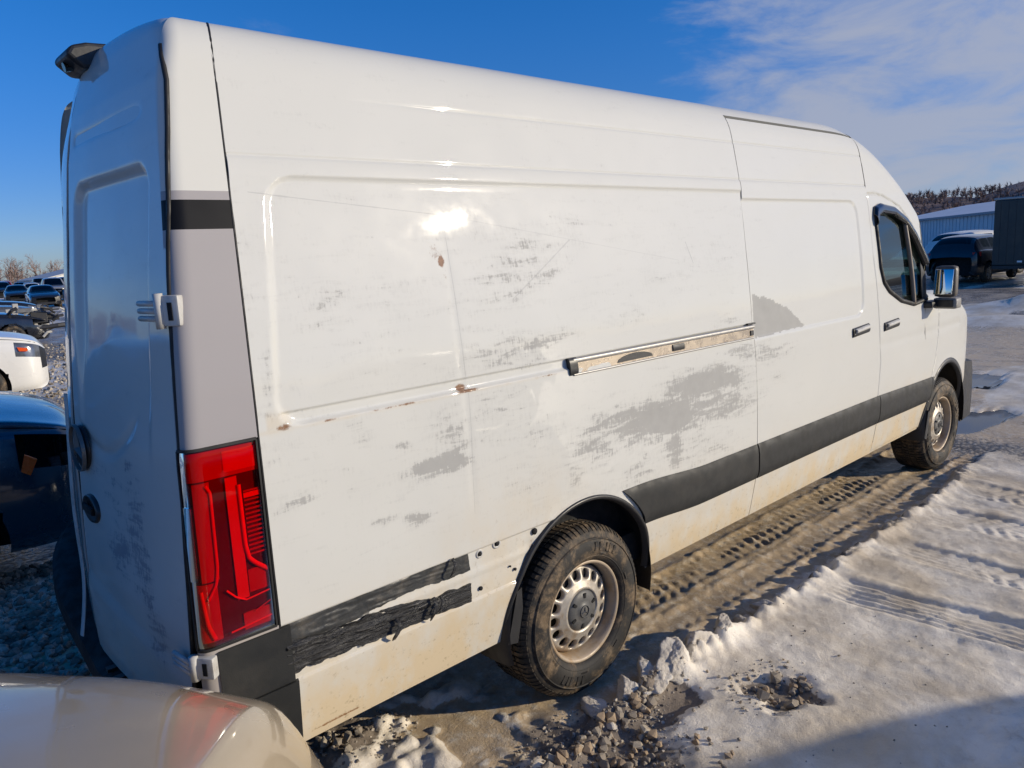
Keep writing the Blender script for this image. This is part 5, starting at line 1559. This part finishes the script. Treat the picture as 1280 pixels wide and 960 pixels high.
def car_parts(sp, detail=True, hood_dome=0.0):
    """list of (name, mesh, material key, sub) in car coordinates: nose at x=0, rear at x=L, y across"""
    V, band, t = car_mesh(sp, 120 if detail else 44, 5 if detail else 2)
    ns, nr = V.shape[:2]
    if hood_dome:
        x, y, z = V[..., 0], V[..., 1], V[..., 2]
        k = sstep(.05, .5, x) * sstep(sp['ws'][0] + .05, sp['ws'][0] - .2, x)
        V[..., 2] += k * (hood_dome * sstep(.34 + .10 * x, .26 + .10 * x, y) * (band.max() and 1) * (z > sp['zs'][2] - .2))
    full = np.concatenate([V, V[:, ::-1][:, 1:] * np.array([1, -1, 1])], 1)
    nrf = full.shape[1]
    fb = np.concatenate([band, band[::-1]])
    out = []
    xc = .5 * (t[1:] + t[:-1])
    cls = np.zeros((ns - 1, nrf - 1), int)
    half = np.concatenate([np.zeros(len(band)), np.ones(len(band))]).astype(int)
    for j in range(nrf - 1):
        b = fb[j]
        for i in range(ns - 1):
            x = xc[i]
            if b == 6:
                for q, (a0, a1) in enumerate(sp['sd']):
                    if a0 < x < a1: cls[i, j] = 10 + q + 10 * half[j]
            if b in (3, 4) and .07 < x < .40: cls[i, j] = 30 + half[j]
            if b in (2, 3, 4) and x <= .07 and sp is not TALL: cls[i, j] = 40 + half[j]
            if b in (7, 8, 9):
                if sp['ws'][0] < x < sp['ws'][1] and b >= 8: cls[i, j] = 1
                if sp['rs'][0] < x < sp['rs'][1] and b >= 8: cls[i, j] = 2
    faces = grid_faces(ns, nrf).reshape(ns - 1, nrf - 1, 4)
    verts = full.reshape(-1, 3).copy()
    def sub(mask, cut=False):
        f = faces[mask]
        vv = verts.copy()
        if cut:
            for wx in sp['wb']:
                r = sp['wr'] + .055
                d = np.hypot(vv[:, 0] - wx, vv[:, 2] - sp['wr'])
                sidem = np.abs(vv[:, 1]) > .35
                st = sp['L'] / ns * .55
                snap = (np.abs(d - r) < st) & sidem
                s = r / np.maximum(d, 1e-6)
                vv[snap, 0] = wx + (vv[snap, 0] - wx) * s[snap]; vv[snap, 2] = sp['wr'] + (vv[snap, 2] - sp['wr']) * s[snap]
                ins = (d < r - st) & sidem
                f = f[~ins[f].any(1)]
        used = np.zeros(len(vv), bool); used[f.ravel()] = True
        re = np.cumsum(used) - 1
        return mesh_from(vv[used], re[f], True)
    if sp is SUV or sp is TRUCK:
        for hf in (0, 1):
            cls[:, ((fb == 0) | (fb == 1)) & (half == hf)] = 90 + hf
            out.append(('lower_trim', sub(cls == 90 + hf, True), 'black_plastic'))
    out.append(('body', sub(cls == 0, True), 'paint'))
    if detail:
        nrow = 5
        i0, i1 = int(np.searchsorted(t, .10)), int(np.searchsorted(t, sp['ws'][0] - .02))
        for jj in (nrow * 6 + 1, nrf - 1 - nrow * 6 - 1):
            pp_ = [tuple(q) for q in full[i0:i1:2, jj]]
            out.append(('bonnet_gap', MB().tube(pp_, .0045, 6).mesh(True), 'void'))
        for dx in (sp['sd'][0][0] - .12, sp['sd'][0][1] + .04):
            ii = int(np.searchsorted(t, dx))
            for lo in (slice(nrow, nrow * 5), slice(nrf - 1 - nrow * 5, nrf - 1 - nrow)):
                out.append(('door_gap', MB().tube([tuple(q) for q in full[ii, lo]], .005, 5).mesh(True), 'void'))
    out.append(('windscreen', sub(cls == 1), 'dark_glass'))
    out.append(('rear_window', sub(cls == 2), 'dark_glass'))
    for q in range(len(sp['sd'])):
        for h in (0, 10): out.append(('side_window', sub(cls == 10 + q + h), 'dark_glass'))
    if sp is TALL:
        cls[(cls == 30) | (cls == 31)] = 0; out[[k for k, q in enumerate(out) if q[0] == 'body'][0]] = ('body', sub(cls == 0, True), 'paint')
    else:
        for h in (0, 1):
            out.append(('headlight', sub(cls == 30 + h), 'headlamp_dark'))
            out.append(('grille', sub(cls == 40 + h), 'black_plastic'))
    # dark floor pan closing the underside and cabin
    L = sp['L']; zb = sp['zb'][5]
    m = MB().box(.35, L - .35, -.62, .62, zb, sp['zs'][4] - .12)
    out.append(('floor_pan', m.mesh(), 'void'))
    # lamps and grille follow the nose
    def at(x, y, z, d=0): return (x, y, z)
    w0 = float(catmull(sp['x'], sp['w'], np.array([.2]))[0]); zs0 = float(catmull(sp['x'], sp['zs'], np.array([.25]))[0])
    for s in (1, -1):
        xr = L - .28; zr = float(catmull(sp['x'], sp['zs'], np.array([xr]))[0]); wr_ = float(catmull(sp['x'], sp['w'], np.array([xr]))[0])
        vs = [(xr, s * (wr_ + .006), zr - .18), (xr, s * (wr_ + .006), zr - .03), (L - .05, s * wr_ * .82, zr - .04), (L - .03, s * wr_ * .80, zr - .20)]
        vs += [(x - .05, y * .85, z) for x, y, z in vs]
        out.append(('tail_light', MB().add(vs, [(0, 1, 2, 3), (7, 6, 5, 4)] + [(i, i + 4, (i + 1) % 4 + 4, (i + 1) % 4) for i in range(4)]).mesh(), 'lamp_red'))
        xm = sp['sd'][0][0] + .08; zm = float(catmull(sp['x'], sp['zs'], np.array([xm]))[0]) + .07
        wm = float(catmull(sp['x'], sp['w'], np.array([xm]))[0])
        out.append(('wing_mirror', MB().box(xm - .05, xm + .06, min(s * (wm - .06), s * (wm + .14)), max(s * (wm - .06), s * (wm + .14)), zm - .055, zm + .075, .02).mesh(True), 'paint'))
    out.append(('bumper_intake', MB().box(-.02, .12, -w0 * .60, w0 * .60, sp['zb'][1] + .04, sp['zb'][1] + .17, .01).mesh(), 'black_plastic'))
    return out
_parts_cache = {}
def place_car(name, kind, paint, nose, heading, label, cat='car', group=None, detail=True, skip=(), tilt=0.0, z=None, glass=None, dome=0.0):
    """nose: ground point under the nose; heading: direction the nose points (radians)"""
    sp = {'sedan': SEDAN, 'suv': SUV, 'plain': PLAIN, 'truck': TRUCK, 'tall': TALL}[kind]
    key = (kind, detail, dome)
    if key not in _parts_cache: _parts_cache[key] = car_parts(sp, detail, dome)
    zz = 0.0 if z is None else z
    root = empty(name, (nose[0], nose[1], zz), heading + math.pi)
    root.rotation_euler.y = tilt
    tag(root, label, cat, group)
    for (nm, me, mk) in _parts_cache[key]:
        if nm in skip: continue
        mt = CP[paint] if mk == 'paint' else MAT[mk]
        if mk == 'paint':
            ck = (id(me), paint)
            if ck not in _parts_cache:
                m2 = me.copy(); m2.materials.clear(); m2.materials.append(mt); _parts_cache[ck] = m2
            me2 = _parts_cache[ck]
        else:
            me2 = me
            if len(me2.materials) == 0: me2.materials.append(mt)
        o = bpy.data.objects.new(nm, me2); C.objects.link(o); o.parent = root
    ty, rm = car_wheel_meshes(sp['wr'], detail)
    for wx in sp['wb']:
        wy = float(catmull(sp['x'], sp['w'], np.array([wx]))[0]) - .012
        for s in (1, -1):
            w = bpy.data.objects.new('wheel', rm); C.objects.link(w); w.parent = root
            w.location = (wx, -s * wy, sp['wr']); w.rotation_euler = (0, 0, 0 if s > 0 else math.pi)
            tt = bpy.data.objects.new('tyre', ty); C.objects.link(tt); tt.parent = w
    return root

# the beige car in the foreground: nose at the van's corner
h_b = R(38)
beige = place_car('parked_car', 'tall', 'beige', (-1.785, .135), h_b, 'glossy beige car whose bonnet fills the lower left corner', skip=('headlight', 'bonnet_gap'))
# blue wreck in the van's shade
bl = place_car('wrecked_car', 'plain', 'blue', (-.98, 4.05), R(-8), 'dark blue damaged car in shade left of the van rear', skip=('headlight', 'bumper_intake'))
# white off-roader, dark stripped wreck, black car: the row running away on the left
wc = place_car('parked_car', 'plain', 'white', (.34, 11.9), R(-8), 'white off-roader nose just beyond the blue damaged car')
gc = place_car('crashed_car', 'sedan', 'black', (2.7, 23.5), R(-6), 'crushed dark car with its engine bay torn open', skip=('headlight', 'grille', 'bumper_intake'))
dk_ = place_car('parked_car', 'sedan', 'grey', (3.9, 29.8), R(-7), 'dark grey car between the crushed one and the shiny black one')
bc = place_car('parked_car', 'sedan', 'black', (5.0, 36.5), R(-8), 'shiny black car parked beyond the crushed dark one')
nv = place_car('parked_car', 'suv', 'navy', (10.8, 58), R(150), 'dark blue car glimpsed against the van edge near the far rows', detail=False)

# torn parts of the wrecks (car coordinates, nose at x=0)
def car_part(root, name, mb, mat, smooth=False): return mb.build(name, mat, root, smooth=smooth)
car_part(bl, 'side_marker', MB().prism([(.30, .84), (.36, .88), (.39, .78), (.345, .75)], .885, .915), MAT['amber'])
car_part(bl, 'lamp_socket', MB().box(.02, .16, .40, .70, .62, .76, .02), MAT['void'])
car_part(bl, 'bumper_foam', MB().box(.05, .20, -.55, .55, .40, .55, .02), MAT['under'])
car_part(wc, 'turn_signal', MB().prism([(.22, .90), (.36, .925), (.34, .865), (.24, .855)], .862, .885), MAT['amber'])
rj = random.Random(3)
MAT['scrap'] = [simple('scrap_dark', (.03, .03, .032), .5), simple('scrap_grey', (.20, .20, .20), .45, metal=.5), simple('scrap_pale', (.42, .41, .38), .5)]
for k in range(44):
    x_, y_, z_ = rj.uniform(-.25, 1.2), rj.uniform(-.7, .7), rj.uniform(.35, 1.15)
    if k % 2:
        p2 = (x_ + rj.uniform(-.4, .4), y_ + rj.uniform(-.3, .3), z_ + rj.uniform(-.25, .25))
        mb_ = MB().tube([(x_, y_, z_), ((x_ + p2[0]) / 2, (y_ + p2[1]) / 2 + .1, (z_ + p2[2]) / 2 + .06), p2], rj.uniform(.015, .05), 6)
    else:
        a_, b_, c_ = rj.uniform(.06, .22), rj.uniform(.06, .25), rj.uniform(.04, .18)
        mb_ = MB().box(x_ - a_, x_ + a_, y_ - b_, y_ + b_, z_ - c_, z_ + c_, .01)
    car_part(gc, 'engine_part', mb_, MAT['scrap'][min(2, rj.randrange(4))])
car_part(gc, 'bent_beam', MB().tube([(.5, .75, .50), (-.2, .80, .55), (-.9, .70, .58)], [.06, .07, .08], 6), MAT['scrap'][0])

# cars standing to the left outside the picture, mirrored in the rear door
place_car('parked_car', 'suv', 'white', (-3.6, 7.6), R(-10), 'white off-roader left of the blue car, mirrored in the rear door')
place_car('parked_car', 'suv', 'black', (-3.3, 10.6), R(-10), 'black off-roader left of the white one, mirrored in the rear door')
# car behind the photographer's right shoulder whose shadow falls on the snow
place_car('parked_car', 'suv', 'grey', (.13, -4.17), R(159), 'grey off-roader right of the picture that shades the near snow')
# far rows
rows = [(52, 7.2, 2, 1.2), (66, 9.0, 3, .4), (80, 10.8, 4, -.2), (97, 13.0, 4, .5), (118, 16.0, 4, .1)]
pal = ['black', 'grey', 'black', 'silver', 'grey', 'black', 'white', 'navy', 'black', 'red', 'grey', 'black', 'silver', 'black', 'black', 'grey', 'white']
kq = 0
FAR = ['%s car, %s in the %s row of the far lot' % (c_, o_, w_) for (c_, o_, w_) in zip(
    ['black', 'grey', 'black', 'silver', 'grey', 'black', 'white', 'dark blue', 'black', 'red', 'grey', 'black', 'silver', 'black', 'black', 'grey', 'white'],
    ['leftmost', 'second', 'leftmost', 'second', 'third', 'leftmost', 'second', 'third', 'fourth', 'leftmost', 'second', 'third', 'fourth', 'leftmost', 'second', 'third', 'fourth'],
    ['nearest'] * 2 + ['second'] * 3 + ['third'] * 4 + ['fourth'] * 4 + ['last'] * 4)]
for (yy_, xx_, nn_, dd_) in rows:
    for i in range(nn_):
        place_car('distant_car', ['sedan', 'suv', 'sedan', 'truck'][kq % 4], pal[kq], (xx_ + i * 2.5 + dd_, yy_ + rj.uniform(-.4, .4)), R(-100 + rj.uniform(-4, 4)), FAR[kq], group='cars in the far rows on the left', detail=False)
        kq += 1
# right-hand side
place_car('parked_car', 'suv', 'black', (32.9, 7.3), R(-3), 'black off-roader parked left of the dark trailer')
place_car('parked_car', 'truck', 'white', (36.5, 7.6), R(-20), 'white vehicle half hidden between the black off-roader and the trailer')
ty_, rm_ = car_wheel_meshes(.36, True)

# ------------------------------------------------------------------ box trailer
tr = empty('box_trailer', (28.3, 6.25, 0), R(-6))
tag(tr, 'tall dark box trailer at the right edge', 'trailer')
MAT['trailer'] = simple('trailer_skin', (.018, .024, .024), .35, var=.2, scale=1.5)
MAT['lit_white'] = simple('marker_lens', (.8, .8, .78), .2)
MB().box(0, 7.0, -3.0, 0, .62, 2.85, .03).build('box_body', MAT['trailer'], tr)
MB().box(-.02, 7.02, -3.02, .02, 2.852, 2.93, .02).build('roof_rail', MAT['silver_rail'] if 'silver_rail' in MAT else MAT['alu'], tr)
MB().box(-.03, 7.0, -2.98, -.02, .50, .617).build('chassis_rail', MAT['black_plastic'], tr)
MB().box(.4, 1.6, -2.2, -.9, 2.932, 3.16, .05).build('roof_vent', MAT['black_plastic'], tr)
for k in range(12): MB().box(-.006, .0, -2.85 + k * .24, -2.84 + k * .24, .68, 2.80).build('panel_rib', MAT['black_plastic'], tr)
MB().box(-.03, -.012, -.95, -.80, .72, .78).build('marker_lamp', MAT['lit_white'], tr)
for x_ in (3.0, 3.9):
    for s_ in (0, -3.0):
        w_ = bpy.data.objects.new('wheel', rm_); C.objects.link(w_); w_.parent = tr; w_.location = (x_, s_ - .2 if s_ == 0 else s_ + .2, .36); w_.rotation_euler = (0, 0, math.pi if s_ == 0 else 0)
        t_ = bpy.data.objects.new('tyre', ty_); C.objects.link(t_); t_.parent = w_

# ------------------------------------------------------------------ long metal building
bA, bB = Vector((104, 37, 0)), Vector((70, 14.0, 0))
bdir = (bB - bA).normalized(); bl_len = (bB - bA).length
bld = empty('metal_building', tuple(bA), math.atan2(bdir.y, bdir.x))
tag(bld, 'long low pale blue metal building behind the parked vehicles', 'building')
MAT['cladding'] = simple('cladding', (.55, .60, .64), .5, var=.06, scale=.4)  # pale blue metal, made lighter to carry distance haze in its colour
MAT['clad_roof'] = simple('clad_roof', (.62, .67, .72), .45, var=.05, scale=.3)
W_ = 22
MB().box(-12, bl_len, 0, W_, 0, 3.35).build('wall', MAT['cladding'], bld)
m_ = MB(); m_.add([(-12.4, -.4, 3.30), (bl_len + .4, -.4, 3.30), (bl_len + .4, W_ / 2, 5.2), (-12.4, W_ / 2, 5.2), (-12.4, W_ + .4, 3.3), (bl_len + .4, W_ + .4, 3.3), (-12.4, -.4, 3.42), (bl_len + .4, -.4, 3.42), (bl_len + .4, W_ / 2, 5.32), (-12.4, W_ / 2, 5.32), (-12.4, W_ + .4, 3.42), (bl_len + .4, W_ + .4, 3.42)],
      [(0, 3, 2, 1), (3, 4, 5, 2), (6, 7, 8, 9), (9, 8, 11, 10), (0, 1, 7, 6), (5, 4, 10, 11), (1, 2, 8, 7), (2, 5, 11, 8), (0, 6, 9, 3), (3, 9, 10, 4)])
rf_ = m_.build('roof', MAT['clad_roof'], bld)
MB().box(-12.4, bl_len + .4, -.48, -.402, 3.22, 3.44).build('gutter', simple('gutter', (.22, .26, .30), .5), rf_)
for k in range(int((bl_len + 11) / 1.1)): MB().box(-11.8 + k * 1.1, -11.74 + k * 1.1, -.05, -.001, 0.02, 3.2).build('wall_rib', MAT['cladding'], bld)
# small white shed far left
sh = empty('white_shed', (26.0, 128, 0), R(10)); tag(sh, 'white sloping roof of a shed beyond the far rows', 'shed')
m_ = MB().prism([(-3, 0), (-3, 1.5), (3.5, 2.9), (10, 2.9), (10, 0)], 0, 8); m_.build('wall', CP['white'], sh)
MB().prism([(-3.3, 1.46), (3.5, 2.92), (10.2, 2.92), (10.2, 3.08), (3.5, 3.08), (-3.3, 1.62)], -.3, 8.3).build('roof', MAT['trim_white'], sh)

# ------------------------------------------------------------------ hills and bare trees
SITE = (-2.26, -2.04)
MAT['bark'] = simple('bark', (.10, .075, .062), .9, var=.3)
MAT['twig'] = simple('twig', (.29, .205, .17), .9, var=.3, scale=.5)  # brown lightened: distance haze on the woods is put into this colour
def hill_mesh(pts, h, depth):
    V = []; n = len(pts); prof = [(0, -1), (.12, .35), (.3, .75), (.5, 1), (.8, .8), (1, -.1)]
    for i, (x_, y_) in enumerate(pts):
        r_ = math.hypot(x_ - SITE[0], y_ - SITE[1]); ux, uy = (x_ - SITE[0]) / r_, (y_ - SITE[1]) / r_
        e = math.sin(math.pi * i / (n - 1)) ** .4
        for d_, hh in prof: V.append((x_ + ux * d_ * depth, y_ + uy * d_ * depth, (hh * h * (.85 + .3 * float(fbm(np.array(i * .35), np.array(d_), 301, 3))) * e) if hh > 0 else hh))
    return mesh_from(np.array(V), grid_faces(n, len(prof)), True)
def polar(a0, a1, r_, n): return [(SITE[0] + r_ * math.cos(R(a0 + (a1 - a0) * k / (n - 1))), SITE[1] + r_ * math.sin(R(a0 + (a1 - a0) * k / (n - 1)))) for k in range(n)]
MAT['hill'] = simple('hill_floor', (.21, .145, .125), .95, var=.3, scale=.05)
hl = obj('hill', hill_mesh(polar(-25, 40, 300, 50), 21.0, 140), MAT['hill']); tag(hl, kind='structure')
hl2 = obj('hill', hill_mesh(polar(62, 130, 210, 40), 1.4, 120), MAT['hill']); tag(hl2, kind='structure')

def tree_mass(pts, seed, h0, h1, ntw, spread, tw=.016):
    r = np.random.default_rng(seed); m = MB()
    for (x_, y_, z_) in pts:
        h = r.uniform(h0, h1); lean = r.normal(size=2) * .05
        m.tube([(x_, y_, z_ - .5), (x_ + lean[0] * h, y_ + lean[1] * h, z_ + h * .8)], [h * .018, h * .006], 3, False)
        for k in range(ntw):
            t = r.uniform(.25, .8); a = r.uniform(0, 6.28); el = r.uniform(.2, 1.3); L = h * spread * r.uniform(.5, 1.1) * (1.1 - t * .5)
            p = np.array([x_ + lean[0] * h * t, y_ + lean[1] * h * t, z_ + h * t]); q = p + L * np.array([math.cos(a) * math.cos(el), math.sin(a) * math.cos(el), math.sin(el)])
            s = np.array([-math.sin(a), math.cos(a), 0]) * h * tw; w = np.array([0, 0, h * tw * .8])
            m.add([p - s, p + s, q], [(0, 1, 2)]); m.add([p - w, p + w, q], [(0, 1, 2)])
            for b in range(3):
                pp = p + (q - p) * r.uniform(.35, .9); dd = (q - p) * .45 + r.normal(size=3) * L * .3
                m.add([pp - s * .6, pp + s * .6, pp + dd], [(0, 1, 2)])
    return m
r_ = np.random.default_rng(77)
pts = []
for k in range(1700):
    a = r_.uniform(-8, 34); d = r_.uniform(312, 378)
    x_, y_ = SITE[0] + d * math.cos(R(a)), SITE[1] + d * math.sin(R(a))
    t_ = (d - 300) / 140
    e = math.sin(math.pi * min(1, max(0, (a + 25) / 65))) ** .4
    pts.append((x_, y_, 19.3 * e * np.interp(t_, [0, .12, .3, .5, .8, 1], [0, .35, .75, 1, .8, 0]) * .85))
wd = tree_mass(pts, 12, 2.2, 4.0, 17, .55, .05).build('bare_woods', MAT['twig']); tag(wd, 'bare brown woods along the hill at the right', 'woods', kind='stuff')
pts = []
for k in range(300):
    a = r_.uniform(76, 112); d = r_.uniform(170, 225)
    pts.append((SITE[0] + d * math.cos(R(a)), SITE[1] + d * math.sin(R(a)), 0))
wd = tree_mass(pts, 13, 2.5, 5.6, 22, .36).build('bare_thicket', MAT['twig']); tag(wd, 'brown leafless thicket beyond the far rows of cars', 'thicket', kind='stuff')
def bare_tree(x_, y_, h, seed, label):
    rr = random.Random(seed)
    root = empty('bare_tree', (x_, y_, 0)); tag(root, label, 'tree', 'bare trees on the left horizon')
    trunk = MB(); crown = MB()
    def grow(p, d, L, r, lv):
        q = p + d * L
        (trunk if lv < 2 else crown).tube([tuple(p), tuple(p + d * L * .5 + Vector((rr.uniform(-.05, .05) * L, rr.uniform(-.05, .05) * L, 0))), tuple(q)], [r, r * .8, r * .6], 4, False)
        if lv >= 5: return
        for k in range(3 if lv else 4):
            a = rr.uniform(0, 6.28); sp = rr.uniform(.35, .8)
            o_ = d.orthogonal().normalized(); o2 = d.cross(o_)
            nd = (d + (o_ * math.cos(a) + o2 * math.sin(a)) * sp + Vector((0, 0, .12))).normalized()
            grow(p + d * L * rr.uniform(.55, 1.0), nd, L * rr.uniform(.58, .78), r * .55, lv + 1)
    grow(Vector((0, 0, -.2)), Vector((rr.uniform(-.06, .06), rr.uniform(-.06, .06), 1)).normalized(), h * .34, h * .022, 0)
    trunk.build('trunk', MAT['bark'], root); crown.build('crown', MAT['twig'], root)
for (a, d, h, sd, lb) in ((80.3, 168, 7.6, 1, 'tallest bare tree on the left horizon, next to the van'), (82.1, 172, 6.4, 2, 'bare tree on the left horizon, second from the van'), (79.1, 160, 7.0, 6, 'bare tree just clear of the van rear edge on the horizon'), (84.6, 180, 6.0, 3, 'leftmost bare tree standing above the thicket'), (77.9, 165, 6.6, 4, 'bare tree mostly hidden behind the van rear edge')):
    bare_tree(SITE[0] + d * math.cos(R(a)), SITE[1] + d * math.sin(R(a)), h, sd, lb)
